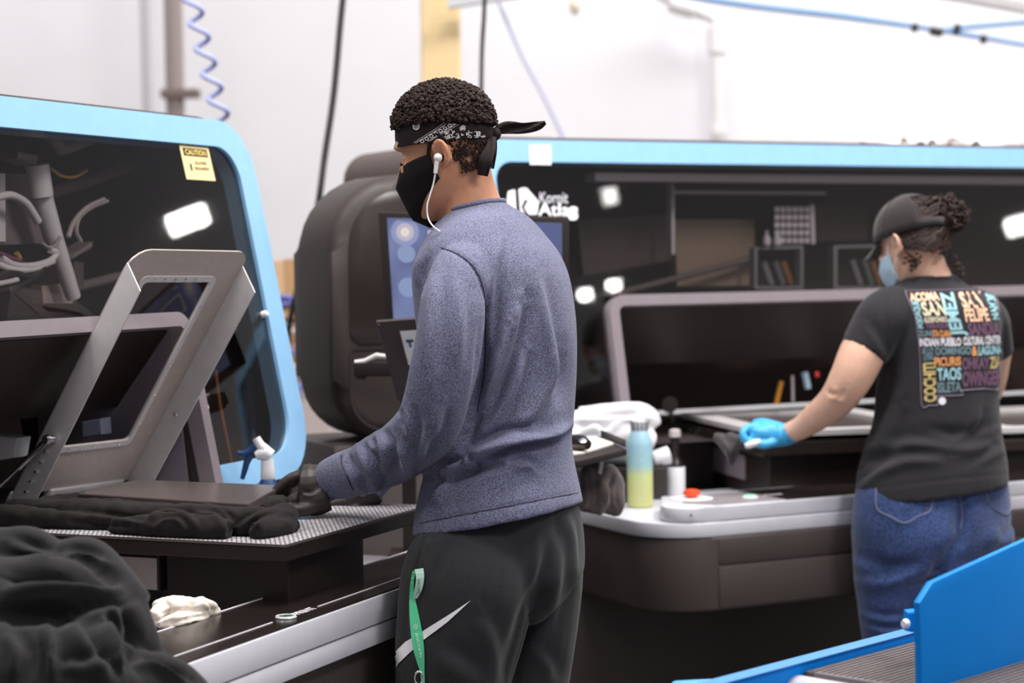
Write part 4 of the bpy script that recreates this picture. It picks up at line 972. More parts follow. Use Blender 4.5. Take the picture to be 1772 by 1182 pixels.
# --- head wrap
def wrap_pt(t, s, off=0.0):
    """t: angle from the forehead, s: 0 lower edge .. 1 upper edge"""
    c = at(770, 233, YM); u = .5-.5*math.cos(t)
    lo = -.026+.016*u**.8-(.003*math.sin(t)**2); hi = .0245-.012*u**1.6-.000*math.sin(t)**2
    z = lo+(hi-lo)*s; bul = .0016*math.sin(math.pi*s)
    p = .0985 if math.cos(t) > 0 else .0955
    return c + MF*((p+off+bul)*math.cos(t)) + ML*((.0835+off+bul)*math.sin(t)) + Vector((0, 0, z))
bm = NB(); N_ = 72; S_ = 6
g = [[bm.verts.new(wrap_pt(2*math.pi*i/N_, j/S_)) for j in range(S_+1)] for i in range(N_)]
g2 = [[bm.verts.new(wrap_pt(2*math.pi*i/N_, j/S_, -.006)) for j in range(S_+1)] for i in range(N_)]
for i in range(N_):
    k = (i+1) % N_
    for j in range(S_):
        bm.faces.new([g[i][j], g[k][j], g[k][j+1], g[i][j+1]]); bm.faces.new([g2[i][j+1], g2[k][j+1], g2[k][j], g2[i][j]])
    bm.faces.new([g[i][0], g2[i][0], g2[k][0], g[k][0]]); bm.faces.new([g[i][S_], g[k][S_], g2[k][S_], g2[i][S_]])
KW = mat('black_wrap_cotton', (40, 33, 33), .85, 0, .2, .05, 80, .2, 700)
wrap = obj('head_wrap', bm, KW, man, 60); wbv = bvh_of(wrap.data)
KWp = mat('white_wrap_print', (226, 222, 222), .8)
def wp(pts, closed=False, w=.9):
    """printed line of w px on the wrap"""
    if not closed:
        pts = [tuple(np.array(a)+(np.array(b)-np.array(a))*f) for a, b in zip(pts[:-1], pts[1:]) for f in np.linspace(0, 1, max(2, int(math.dist(a, b)/6)+1))[:-1]]+[pts[-1]]
    P = [np.array(p, float) for p in pts]; L = []; R_ = []
    n = len(P)
    for i in range(n):
        d = P[min(i+1, n-1)]-P[max(i-1, 0)]
        if closed: d = P[(i+1) % n]-P[i-1]
        d /= np.linalg.norm(d)+1e-9; nn = np.array([-d[1], d[0]])*w/2; L.append(P[i]+nn); R_.append(P[i]-nn)
    vl = [hit(wbv, *p, .0008) for p in L]; vr = [hit(wbv, *p, .0008) for p in R_]
    m = n if closed else n-1
    for i in range(m):
        j = (i+1) % n; q = [vl[i], vl[j], vr[j], vr[i]]
        if all(x is not None for x in q) and max((q[0]-x).length for x in q) < .03:
            PB.faces.new([PB.verts.new(x) for x in q])
PB = NB()
def arc(cx, cy, rx, ry, a0, a1, n=12, rot=0):
    return [(cx+rx*math.cos(a)*math.cos(rot)-ry*math.sin(a)*math.sin(rot), cy+rx*math.cos(a)*math.sin(rot)+ry*math.sin(a)*math.cos(rot)) for a in np.linspace(a0, a1, n)]
wp([(719, 248), (752, 228), (778, 211)]); wp([(735, 248), (762, 231), (795, 211)])
wp([(716, 247), (748, 227), (774, 209.5)], w=.6); wp([(739, 247.5), (766, 231), (800, 212)], w=.6)
for k in range(8):
    f = k/7.; cx, cy = 731+f*55, 244.5-f*31.5; wp(arc(cx, cy, 3.0, 2.5, 0, 6.28, 12), True, 1.3)
rr = random.Random(4)
for k in range(34):   # scrolls of the paisley field between the border and the knot
    f = rr.random(); cx = 768+f*68; lo, hi = 246, (226+abs(cx-795)*.05 if cx < 790 else 214+(cx-790)*.42); cy = hi+(lo-hi)*rr.random()
    if cx < 790 and cy < 243-(cx-742)*.6: continue
    a = rr.random()*6.28; r = rr.uniform(2.0, 5.0)
    wp(arc(cx, cy, r, r*.7, a, a+rr.uniform(2.5, 5.5), 9, a), False, 1.1)
    if rr.random() < .5: wp(arc(cx, cy, r*.45, r*.35, 0, 6.28, 8), True, .9)
for cx, cy, s in ((720.5, 218.5, 1.0), (689, 219, .75), (686.5, 248, .5)):
    wp(arc(cx, cy, 5*s, 5.5*s, 0, 6.28, 14), True, 2.4*s); wp([(cx-4*s, cy-6.5*s), (cx-4*s, cy+5*s)], w=2*s); wp(arc(cx, cy+.5, 2*s, 2*s, 0, 6.28, 8), True, 1.0)
obj('paisley_print', PB, KWp, wrap)
kn = NB(); kc = at(856, 232, YM-.01)
bmesh.ops.create_uvsphere(kn, u_segments=14, v_segments=10, radius=.013); bmesh.ops.translate(kn, verts=kn.verts, vec=kc)
obj('knot', kn, KW, wrap, 180)
def ribbon(pts, widths, thick, Y, twist=None, bulge=.004):
    """strip of cloth: centre line px, half width px"""
    Kp = smooth_rings([(p[0], p[1], w, (p[2] if len(p) > 2 else Y)) for p, w in zip(pts, widths)], 6); bm = NB(); rows = []
    for i, (x, y, w, yy) in enumerate(Kp):
        a = Kp[max(i-1, 0)]; b = Kp[min(i+1, len(Kp)-1)]; d = np.array([b[0]-a[0], b[1]-a[1]]); d /= np.linalg.norm(d)+1e-9; nx, ny = -d[1], d[0]
        row = []
        for k in range(7):
            s = k/3.-1; row.append((at(x+nx*w*s, y+ny*w*s, yy-bulge*math.cos(s*4+i*.35)*.6), at(x+nx*w*s, y+ny*w*s, yy+thick-bulge*math.cos(s*4+i*.35)*.6)))
        rows.append(row)
    va = [[bm.verts.new(p[0]) for p in r] for r in rows]; vb = [[bm.verts.new(p[1]) for p in r] for r in rows]
    for i in range(len(rows)-1):
        for k in range(6):
            bm.faces.new([va[i][k], va[i][k+1], va[i+1][k+1], va[i+1][k]]); bm.faces.new([vb[i][k+1], vb[i][k], vb[i+1][k], vb[i+1][k+1]])
        for k in (0, 6): bm.faces.new([va[i][k], va[i+1][k], vb[i+1][k], vb[i][k]])
    for i in (0, -1):
        for k in range(6): bm.faces.new([va[i][k], va[i][k+1], vb[i][k+1], vb[i][k]])
    return bm
obj('wrap_tail', ribbon([(854, 228), (876, 221), (905, 222), (930, 218), (944, 212)], [6, 11, 9.5, 8, 3.5], .004, YM, bulge=.006), KW, wrap, 60)
obj('wrap_tail', ribbon([(853, 236, YM-.035), (849, 256, YM-.062), (840, 278, YM-.076), (835, 304, YM-.07)], [6, 9, 12, 9], .004, YM, bulge=.005), KW, wrap, 60)
obj('wrap_tail', ribbon([(856, 236, YM-.01), (855, 262, YM-.02), (852, 292, YM-.03)], [4, 5, 3], .004, YM), KW, wrap, 60)
# --- face mask
def mask_pt(u, v):
    th = u*math.radians(88); au = abs(u)
    zt = -.016*(1-au)+(-.002)*au+.01*au*(1-au); zb = -.128*(1-au**1.6)-.058*au**1.6
    z = zt+(zb-zt)*v
    xf = np.interp(v, [0, .25, .55, .8, 1], [.108, .128, .118, .110, .074]); w = np.interp(v, [0, .4, .8, 1], [.0755, .0735, .062, .045])
    c = math.cos(th); x = xf*(c**1.15 if c > 0 else 0); x = max(x, .002)-.008*max(0, au-.75)/.25; y = w*math.sin(th)*(1.0 if au > .3 else 1)
    return MH(x, y, z)
bm = NB(); nu, nv = 36, 16
ga = [[mask_pt(-1+2*i/nu, j/nv) for j in range(nv+1)] for i in range(nu+1)]
va = [[bm.verts.new(p) for p in r] for r in ga]
for i in range(nu):
    for j in range(nv): bm.faces.new([va[i][j], va[i+1][j], va[i+1][j+1], va[i][j+1]])
KM = mat('black_mask_cloth', (33, 27, 28), .85, 0, .2, .03, 80, .15, 700)
mk = obj('face_mask', bm, KM, man, 180); so = mk.modifiers.new('t', 'SOLIDIFY'); so.thickness = .0022; so.offset = 1
for y in (1, -1):
    bm = NB(); add_tube(bm, catmull([MH(.022, .075*y, -.008), MH(.012, .0775*y, .010), MH(.002, .079*y, .027), MH(-.012, .079*y, .03), MH(-.022, .0765*y, .012)], 5) and [Vector(p) for p in catmull([MH(.0, .0745*y, -.006), MH(-.008, .078*y, .010), MH(-.018, .080*y, .026), MH(-.032, .080*y, .028), MH(-.044, .0775*y, .012)], 5)], .0034, 8); obj('ear_loop', bm, KM, mk, 60)
# --- earphone
KE = mat('white_earphone', (238, 236, 238), .3)
bm = NB(); e0 = at(758, 273, YM-.093); bmesh.ops.create_uvsphere(bm, u_segments=14, v_segments=10, radius=.0085); bmesh.ops.translate(bm, verts=bm.verts, vec=e0)
add_tube(bm, [e0+Vector((-.002, -.001, -.004)), at(753.5, 300, YM-.094)], [.0048, .0038], 10); ep = obj('earphone', bm, KE, man, 60)
bm = NB(); add_tube(bm, [Vector(p) for p in catmull([at(753.5, 299, YM-.094), at(750, 318, YM-.094), at(744, 338, YM-.095), at(739, 357, YM-.097), at(741, 378, YM-.10), at(750, 392, YM-.115), at(762, 401, YM-.13)], 7)], .0016, 8); obj('earphone_wire', bm, KE, ep, 60)
# eyebrow and lashes
bm = NB(); add_tube(bm, [MH(.095, .012, .033), MH(.094, .03, .037), MH(.082, .05, .031)], [.003, .0036, .002], 8); obj('eyebrow', bm, hair.data.materials[0], body, 60)
bm = NB(); add_tube(bm, [MH(.092, .020, .003), MH(.0925, .031, .0), MH(.085, .044, .002)], [.0014, .002, .0014], 6); obj('eyelash', bm, hair.data.materials[0], body, 60)
# --- lanyard hanging from the pocket
ly = NB(); Kg = mat('green_lanyard', (84, 192, 142), .6, 0, .3, .05, 30); Kg2 = mat('pale_green_lanyard', (196, 232, 216), .6)
lan = thing('lanyard', 'green printed lanyard hanging from the pocket of the dark trousers', 'lanyard', hit(pbv, 724, 1000, .01))
def on_px(L, lift=.004):
    out = []
    for x, y, w, tw in [tuple(v) for v in catmull(L, 6)]:
        c = hit(pbv, x, y, lift+.003) or at(x, y, 3.72); a = hit(pbv, x-w, y, lift) or at(x-w, y, c.y); b = hit(pbv, x+w, y, lift) or at(x+w, y, c.y)
        if a is None: a = at(x-w, y, c.y-.002)
        yv = min(a.y, b.y, c.y); out.append((at(x-w, y+w*.15, yv-.001+tw*.004), at(x+w, y-w*.15, yv-.001-tw*.004)))
    return out
def strip(L, m, name):
    R_ = on_px(L); bm = NB(); P = [(bm.verts.new(a), bm.verts.new(b), bm.verts.new(b+Vector((0, .0014, 0))), bm.verts.new(a+Vector((0, .0014, 0)))) for a, b in R_]
    for i in range(len(P)-1):
        for k in range(4): bm.faces.new([P[i][k], P[i][(k+1) % 4], P[i+1][(k+1) % 4], P[i+1][k]])
    bm.faces.new(P[0]); bm.faces.new(P[-1][::-1]); return obj(name, bm, m, lan), R_
s1, _ = strip([(725, 984.5, 7.5, 0), (727, 1000, 7, 0), (724, 1020, 6.5, .2), (718, 1036, 4, .5)], Kg2, 'strap_front')
s2, R2 = strip([(716.5, 988, 3, 0), (713, 1010, 3, 0), (713, 1032, 4.5, 0), (716, 1060, 7.5, 0), (720, 1090, 9.5, 0), (724, 1120, 9.5, 0), (728, 1145, 6.5, 0), (731, 1166, 3.5, 0), (733, 1200, 3, 0)], Kg, 'strap_back')
sbv2 = bvh_of(s2.data)
bm = NB(); cloth_text(bm, sbv2, 'WICCRAF', [(723.5, 1095), (731, 1138), (727, 1138.5), (718, 1096)], 0, .02, .0012)
V = None; obj('lettering', bm, Kg2, s2)
bm = NB(); PB = NB(); wbv_ = wbv; wbv = sbv2; wp(arc(719, 1085, 3.0, 4.0, 0, 6.28, 14), True, 1.0); wp([(717.5, 1083), (720.5, 1087)], w=1); obj('emblem', PB, Kg2, s2); wbv = wbv_; bm.free()
sb1 = bvh_of(s1.data); bm = NB(); cloth_text(bm, sb1, 'HOPL', [(722, 1003), (721, 1030), (727, 1029), (728, 1003)], 0, .01, .0012); obj('lettering', bm, mat('grey_green_print', (120, 150, 138), .6), s1)
bm = NB(); c = hit(pbv, 729, 1172, .008) or at(729, 1172, 3.7); add_tube(bm, [c+Vector((math.cos(t)*.008, 0, math.sin(t)*.012)) for t in np.linspace(0, 6.28, 16)], .0025, 8); obj('clip_ring', bm, K['chrome'], lan, 60)
# ------------------------------------------------------------------ woman in black printed T-shirt
YW = 5.12
WF = Vector((-.454, .891, 0)).normalized(); WL = Vector((-.891, -.454, 0)).normalized()
wom = thing('person', 'woman in black printed T-shirt, cap and jeans working at the far printer', 'person', (at(1615, 900, YW).x, YW, 0))
WSK = skin('tan_skin', (232, 186, 162), (200, 150, 125))
WH = Head(at(1577, 428, YW), (-.60, .80), 14, .93, .94, -.014)
ARM = [(1520, 560, 36, 5.04), (1494, 608, 40, 5.02), (1472, 655, 37, 5.02), (1446, 694, 31, 5.05), (1412, 722, 25, 5.11), (1385, 741, 20, 5.16), (1358, 752, 17, 5.20)]
RARM = [(1706, 540, 30, 5.20), (1722, 590, 29, 5.24), (1722, 630, 25, 5.29), (1716, 670, 22, 5.36), (1700, 705, 19, 5.44), (1680, 730, 16, 5.5)]
bm = NB(); WH.build(bm)
limb(bm, [(1590, 425, 36, YW), (1598, 455, 36, YW), (1604, 478, 40, YW), (1610, 510, 52, YW)], 20)
torso(bm, [(505, 1612, 70, .06, 0, 0), (560, 1624, 98, .09, 0, 0), (640, 1624, 94, .095, 0, 0), (720, 1621, 96, .095, 0, 0), (800, 1616, 112, .11, 0, 0), (880, 1614, 118, .115, 0, 0)], YW, WF, WL, 1, False)
limb(bm, ARM, 20); limb(bm, RARM, 16)
def wleg(g):
    return ([(1556, 930, 84*g, 5.09), (1547, 985, 72*g, 5.08), (1545, 1050, 61*g, 5.08), (1546, 1110, 54*g, 5.08), (1546, 1190, 50*g, 5.1), (1548, 1290, 42*g, 5.13), (1552, 1372, 36*g, 5.15)],
            [(1672, 930, 84*g, 5.16), (1681, 985, 70*g, 5.17), (1684, 1050, 60*g, 5.18), (1684, 1110, 53*g, 5.18), (1682, 1190, 50*g, 5.2), (1680, 1290, 42*g, 5.22), (1678, 1372, 36*g, 5.24)])
for L in wleg(.7): limb(bm, L, 14)
wb = remesh(bm, .0042, 3)
creases(wb, [([(1432, 676), (1440, 682), (1450, 680)], 4, .006, 0), ([(1444, 690), (1452, 694), (1462, 690)], 6, .004, 2), ([(1455, 670), (1450, 685), (1440, 700)], 8, .003, 1)])
wbody = link_mesh('body', wb, WSK, wom); WH.eyes(wbody, (60, 40, 28))
# --- jeans
bm = NB()
torso(bm, [(815, 1616, 130, .125, 0, 0), (850, 1614, 139, .135, 0, 0), (885, 1613, 143, .145, 0, 0), (920, 1612, 141, .15, 0, 0), (955, 1612, 137, .145, 0, 0), (985, 1612, 126, .125, 0, 0)], YW, WF, WL, 1, False)
for L in wleg(1.0): limb(bm, L, 24)
# seat
for (px, c) in ((1562, 0), (1664, 1)):
    t = bmesh.new(); bmesh.ops.create_uvsphere(t, u_segments=20, v_segments=14, radius=1); ctr = at(px, 925, YW-.045+c*.045)
    vs = {v: bm.verts.new(ctr+WL*v.co.x*.095+WF*v.co.y*.115+Vector((0, 0, v.co.z*.10))) for v in t.verts}
    for f in t.faces: bm.faces.new([vs[v] for v in f.verts])
    t.free()
jm = remesh(bm, .007, 5)
creases(jm, [([(1655, 835), (1664, 880), (1662, 930), (1640, 970), (1622, 1010)], 12, .016, 0), ([(1622, 960), (1619, 1030), (1616, 1100)], 12, .02, 0),
    ([(1480, 965), (1530, 985), (1590, 985)], 14, .006, 1), ([(1490, 1000), (1540, 1000), (1600, 975)], 14, .008, 1), ([(1500, 1080), (1540, 1090), (1590, 1085)], 8, .006, 1), ([(1497, 1060), (1530, 1070), (1580, 1066)], 8, .006, 1),
    ([(1650, 985), (1700, 975), (1740, 955)], 14, .007, 1), ([(1516, 850), (1517, 880), (1565, 905), (1612, 882), (1613, 836)], 3, .0025, 2)])
ripple(jm, .003, 14, 2)
KJ = fabric('blue_denim', (27, 39, 76), (68, 89, 140), 380, .85, .2, .25, .22)
jeans = link_mesh('jeans', jm, KJ, wom); jbv = bvh_of(jm)
KT = mat('denim_stitching', (130, 130, 150), .8)
for pts in ([(1516, 845), (1518, 880), (1541, 894), (1565, 905), (1590, 893), (1611, 881), (1613, 836)], [(1696, 826), (1704, 850), (1716, 876), (1740, 890), (1752, 872)], [(1650, 830), (1660, 856), (1665, 890), (1662, 915)]):
    seam('stitching', jbv, pts, .0012, KT, jeans)
bm = NB(); add_lathe(bm, [(.003, 0), (.003, .002)], hit(jbv, 1603, 880, .0), Vector((0, -1, 0)), 8); obj('rivet', bm, mat('copper_rivet', (150, 100, 70), .4, .6), jeans)
for L in wleg(1):
    a = at(L[-1][0], L[-1][1], L[-1][3]); rings = []
    for (d, w, h) in ((-.08, .02, .05), (-.07, .034, .08), (-.02, .038, .1), (.06, .042, .08), (.12, .043, .06), (.165, .036, .05), (.19, .018, .035)):
        c = Vector((a.x, a.y, 0))+WF*d; rings.append([c+WL*(w*math.cos(t))+Vector((0, 0, max(.002, h*(.5+.5*math.sin(t))))) for t in [2*math.pi*k/16 for k in range(16)]])
    bm = NB(); add_loft(bm, rings); obj('shoe', bm, mat('white_shoe', (205, 205, 208), .6), wom, 60)
# --- T-shirt
bm = NB()
torso(bm, [(848, 1614, 137, .15, 0, -.016), (815, 1614, 134, .148, 0, -.012), (770, 1617, 122, .138, 0, 0), (720, 1622, 111, .128, 0, 0), (680, 1624, 108, .122, 0, 0), (620, 1625, 109, .12, 0, 0), (560, 1625, 112, .115, 0, 0),
           (525, 1622, 106, .105, 0, 0), (506, 1616, 86, .085, 0, 0), (492, 1610, 62, .07, 0, 0), (480, 1606, 47, .058, -.008, 0)], YW, WF, WL, 1, False)
limb(bm, [(1562, 528, 40, 5.07), (1532, 548, 47, 5.04), (1512, 578, 45, 5.03), (1494, 611, 42, 5.02)], 24)
limb(bm, [(1672, 530, 38, 5.17), (1702, 552, 42, 5.21), (1716, 584, 35, 5.24), (1722, 614, 32, 5.26)], 22)
tm = remesh(bm, .0056, 5)
creases(tm, [([(1548, 500), (1532, 530), (1534, 570), (1536, 620)], 4, .004, 0), ([(1538, 640), (1528, 690), (1512, 740)], 12, .007, 1), ([(1560, 700), (1540, 760), (1500, 800)], 16, .010, 1),
    ([(1520, 770), (1580, 762), (1660, 770), (1725, 762)], 14, .009, 1), ([(1490, 812), (1560, 792), (1640, 790)], 13, .010, 1), ([(1600, 745), (1660, 755), (1720, 740)], 11, .007, 1),
    ([(1480, 845), (1520, 815), (1560, 800)], 10, .007, 1), ([(1690, 800), (1720, 780), (1735, 770)], 10, .006, 1), ([(1700, 700), (1690, 740), (1660, 765)], 11, .006, 1), ([(1500, 560), (1520, 590), (1526, 615)], 10, .004, 1),
    ([(1480, 850), (1540, 842), (1620, 832), (1700, 824), (1748, 820)], 2.6, .0018, 0), ([(1455, 598), (1490, 607), (1528, 614)], 2.4, .0016, 0)])
ripple(tm, .0028, 11, 8)
KTS = fabric('black_tee_cotton', (40, 39, 42), (48, 47, 51), 600, .92, .12, .2)
tee = link_mesh('t_shirt', tm, KTS, wom); tbv = bvh_of(tm)
cr = ellring(at(1606, 488, YW), WF, WL, .060, .071, 36, -.010)
bm = NB(); add_tube(bm, cr+[cr[0]], .006, 8, False); obj('collar', bm, KTS, tee, 180)
# back print: one list of words, each with its four corners (lower left, lower right, upper right, upper left)
Cc = {k: mat('print_'+k, v, .8) for k, v in dict(peach=(250, 205, 172), aqua=(160, 208, 218), cream=(224, 214, 186), plum=(120, 84, 112), white=(235, 232, 240), slate=(110, 136, 146), orange=(232, 160, 96), sand=(206, 184, 120), rule=(150, 132, 150)).items()}
def zq(*p): return [(1540+x*.2116, 470+y*.2116) for x, y in p]      # corners measured on an enlargement of the print
WORDS = [('ACOMA', 'peach', zq((170, 245), (410, 240), (385, 165), (150, 180)), 0), ('SAN', 'cream', zq((275, 365), (465, 360), (440, 240), (245, 250)), 0), ('ILDEFONSO', 'cream', zq((285, 418), (468, 412), (465, 368), (280, 374)), 0),
    ('TESUQUE', 'plum', zq((292, 472), (482, 468), (476, 420), (288, 424)), 0), ('JEMEZ', 'aqua', zq((505, 530), (640, 525), (545, 165), (405, 172)), 90), ('SAN', 'peach', zq((600, 300), (770, 300), (735, 160), (550, 170)), 0), ('FELIPE', 'peach', zq((620, 412), (818, 405), (790, 300), (600, 305)), 0),
    ('NAMBE', 'aqua', zq((840, 395), (890, 390), (850, 180), (775, 180)), 90), ('POJOAQUE', 'aqua', zq((235, 465), (285, 462), (250, 240), (175, 245)), 90), ('SANDIA', 'plum', zq((640, 525), (905, 515), (885, 410), (632, 420)), 0),
    ('ZUNI', 'slate', zq((235, 532), (345, 530), (340, 480), (230, 482)), 0), ('STA CLARA', 'orange', zq((350, 535), (505, 535), (492, 478), (345, 480)), 0), ('INDIAN PUEBLO', 'white', zq((245, 612), (580, 608), (578, 540), (240, 545)), 0), ('CULTURAL CENTER', 'white', zq((600, 605), (905, 590), (902, 520), (596, 535)), 0),
    ('SANTO', 'slate', zq((270, 730), (362, 722), (358, 618), (260, 622)), 90), ('DOMINGO', 'slate', zq((375, 685), (662, 678), (660, 612), (370, 618)), 0), ('&', 'orange', zq((668, 690), (715, 688), (712, 610), (665, 612)), 0), ('LAGUNA', 'aqua', zq((722, 688), (915, 672), (908, 598), (720, 608)), 0),
    ('PICURIS', 'orange', zq((365, 778), (580, 768), (578, 695), (362, 700)), 0), ('OHKAY', 'plum', zq((590, 805), (812, 795), (808, 695), (588, 705)), 0), ('ZIA', 'sand', zq((815, 795), (905, 785), (902, 690), (812, 698)), 0), ('TAOS', 'aqua', zq((388, 892), (582, 885), (580, 780), (382, 788)), 0),
    ('ISLETA', 'slate', zq((390, 995), (582, 982), (580, 898), (386, 905)), 0), ('OWINGEH', 'plum', zq((592, 945), (908, 925), (908, 805), (590, 815)), 0), ('COCHITI', 'sand', zq((280, 1068), (380, 1062), (372, 742), (268, 748)), 90)]
for w_, c_, q_, r_ in WORDS:
    bm = NB(); cloth_text(bm, tbv, w_, q_, r_, .035, .0016); obj('back_print', bm, Cc[c_], tee)
fr_ = zq((122, 160), (735, 148), (860, 200), (915, 420), (918, 945), (590, 972), (590, 1010), (388, 1020), (388, 1092), (262, 1095), (240, 620), (210, 380), (122, 160))
seam('print_border', tbv, [p for a, b in zip(fr_[:-1], fr_[1:]) for p in (a, ((a[0]+b[0])/2, (a[1]+b[1])/2))]+[fr_[-1]], .0011, Cc['rule'], tee, .0012)
bm = NB(); cx, cy = zq((426, 1058))[0]; on_cloth(bm, tbv, [(cx+6.4*math.cos(a), cy+6.8*math.sin(a)) for a in np.linspace(0, 6.28, 16)[:-1]], .0016); obj('round_emblem', bm, Cc['white'], tee)
# --- blue glove holding a white spatula
KBG = mat('blue_nitrile_glove', (70, 172, 228), .4, 0, .45, .04, 60, .12, 150)
bm = NB()
limb(bm, [(1375, 748, 18, 5.18), (1358, 752, 20, 5.195), (1340, 751, 23, 5.21), (1318, 747, 24, 5.225), (1302, 744, 19, 5.235)], 16)
for k, (y, dy) in enumerate(((5.20, 0), (5.222, 3), (5.244, 5), (5.264, 8))):
    finger(bm, [at(1310, 738+dy, y), at(1294, 741+dy, y-.004), at(1286, 749+dy, y-.016), at(1290, 760+dy*.6, y-.022), at(1302, 764+dy*.4, y-.016)], .0122, .0094)
finger(bm, [at(1342, 764, 5.185), at(1326, 769, 5.178), at(1312, 768, 5.18), at(1300, 764, 5.184)], .0135, .0098)
limb(bm, [(1352, 752, 17, 5.205), (1330, 752, 20, 5.215), (1308, 752, 17, 5.225)], 14); limb(bm, [(1330, 750, 15, 5.195), (1312, 750, 14, 5.195), (1298, 752, 10, 5.2)], 12)
g_ = remesh(bm, .0028, 3)
creases(g_, [([(1366, 735), (1362, 752), (1366, 770)], 3, .003, 1), ([(1352, 732), (1350, 750), (1354, 770)], 4, .002, 1), ([(1288, 752), (1300, 749), (1312, 752)], 3, .003, 0), ([(1290, 759), (1304, 757), (1316, 759)], 3, .003, 0)])
link_mesh('left_glove', g_, KBG, wom)
cuff = NB(); add_tube(cuff, [at(1374, 747.5, 5.178), at(1366, 750, 5.187)], [.0285, .0275], 20); obj('glove_cuff', cuff, KBG, wom, 60)
bm = NB(); add_tube(bm, [at(1290, 772, 5.172), at(1297, 770, 5.170), at(1306, 767, 5.168), at(1320, 762, 5.19)], [.007, .0095, .0095, .006], 12); tag(obj('white_spatula', bm, K['white'], None, 60), 'small white tool held in the blue gloved hand', 'tool')
bm = NB(); limb(bm, [(1690, 716, 17, 5.47), (1676, 733, 19, 5.5), (1660, 745, 18, 5.53)], 14)
for k in range(4):
    y = 5.50+.02*k; finger(bm, [at(1664, 742, y), at(1652, 750, y), at(1644, 760, y), at(1646, 768, y)], .011, .0085)
finger(bm, [at(1672, 752, 5.50), at(1662, 762, 5.49), at(1654, 766, 5.5)], .0125, .0095)
link_mesh('right_glove', remesh(bm, .003, 3), KBG, wom)
# --- cap
KCp = fabric('charcoal_cap_cotton', (42, 37, 37), (52, 46, 46), 500, .9, .25, .2)
CF = (WH.f*.97+WH.z*.1).normalized()
bm = NB(); rings = []
for j in range(11):
    ph = j/10*math.pi/2*.985; r = math.cos(ph); z = math.sin(ph)
    rings.append([WH((-.002+(.112 if math.cos(t) > 0 else .120)*math.cos(t)*r), .0925*math.sin(t)*r, .030-.004*math.cos(t)+.116*z**.88) for t in [2*math.pi*k/48 for k in range(48)]])
vs = [[bm.verts.new(p) for p in r] for r in rings]
for i in range(10):
    for k in range(48):
        t = 2*math.pi*(k+.5)/48
        if abs(t-math.pi) < .62 and 1 <= i < 6: continue      # the opening at the back for the hair
        bm.faces.new([vs[i][k], vs[i][(k+1) % 48], vs[i+1][(k+1) % 48], vs[i+1][k]])
bm.faces.new(vs[-1])
cap = obj('cap', bm, KCp, wom, 60); so = cap.modifiers.new('t', 'SOLIDIFY'); so.thickness = .003
for k in range(6):
    t = 2*math.pi*(k+.5)/6
    bm = NB(); add_tube(bm, [WH(-.002+(.1135 if math.cos(t) > 0 else .1215)*math.cos(t)*math.cos(p), .094*math.sin(t)*math.cos(p), .030+.1175*math.sin(p)**.88) for p in np.linspace(.5 if abs(t-math.pi) < .7 else .02, 1.55, 10)], .0014, 6); obj('cap_seam', bm, KCp, cap, 60)
bm = NB(); add_lathe(bm, [(.009, 0), (.008, .004), (.002, .006)], WH(-.002, 0, .1455), WH.z, 12); obj('cap_button', bm, KCp, cap, 60)
bm = NB(); gg = []
for i in range(13):
    t = -1.15+2.3*i/12; row = []
    for j in range(6):
        s = j/5; x = .095*math.cos(t)+s*.074*math.cos(t*.62)+.004; y = .087*math.sin(t)*(1-.08*s); z = .034-.030*s-.018*(math.sin(t)**2)*(.4+s*.6)
        row.append(WH(x, y, z))
    gg.append(row)
v_ = [[bm.verts.new(p) for p in r] for r in gg]
for i in range(12):
    for j in range(5): bm.faces.new([v_[i][j], v_[i+1][j], v_[i+1][j+1], v_[i][j+1]])
brim = obj('cap_brim', bm, KCp, cap, 60); so = brim.modifiers.new('t', 'SOLIDIFY'); so.thickness = .004
bm = NB(); add_prism(bm, [WH(-.098, -.062, .028), WH(-.098, -.062, .052), WH(-.088, -.104, .046), WH(-.088, -.104, .034)], WH.f*.004, .001); obj('cap_strap', bm, KCp, cap)
# --- hair: bun of curls and the gathered hair at the back
KHa = mat('dark_brown_curls', (46, 30, 25), .6, 0, .35, .3, 60)
bm = NB(); BC = at(1637, 374, YW-.02)
bmesh.ops.create_icosphere(bm, subdivisions=3, radius=.040); bmesh.ops.translate(bm, verts=bm.verts, vec=BC)
rr = random.Random(11)
def curl(c, ax, R_, r, turns, L):
    ax = ax.normalized(); x = ax.orthogonal().normalized(); y = ax.cross(x); n = int(turns*9)
    add_tube(bm, [c+ax*(L*k/n)+(x*math.cos(2*math.pi*turns*k/n)+y*math.sin(2*math.pi*turns*k/n))*R_ for k in range(n+1)], r, 5)
for k in range(230):
    d = Vector((rr.gauss(0, 1), rr.gauss(0, 1), rr.gauss(0, 1))).normalized()
    curl(BC+Vector((d.x*.050, d.y*.045, d.z*.046))*rr.uniform(.72, 1.08), Vector((rr.gauss(0, 1), rr.gauss(0, 1), rr.gauss(0, 1))), rr.uniform(.005, .010), rr.uniform(.0016, .003), rr.uniform(1.1, 2.2), rr.uniform(.008, .022))
obj('hair_bun', bm, KHa, wom, 60)
t_ = bmesh.new(); bmesh.ops.create_uvsphere(t_, u_segments=40, v_segments=24, radius=1)
bm = NB(); mp_ = {}
for v in t_.verts:
    if (v.co.x < -.12 and v.co.z > -.62+.25*max(0, abs(v.co.y)-.5)) or (v.co.z > .25 and v.co.x < .45): mp_[v] = bm.verts.new(WH(v.co.x*.112, v.co.y*.086, .045+v.co.z*.101))
for f in t_.faces:
    if all(v in mp_ for v in f.verts): bm.faces.new([mp_[v] for v in f.verts])
t_.free(); obj('hair_base', bm, KHa, wom, 180)
bm = NB()
def nape(t, z): return WH(-.101*abs(math.cos(t))**.8*(1-.10*max(0, -z)/.07)-.004, .0775*math.sin(t)*(1-.22*max(0, -z)/.07), z)
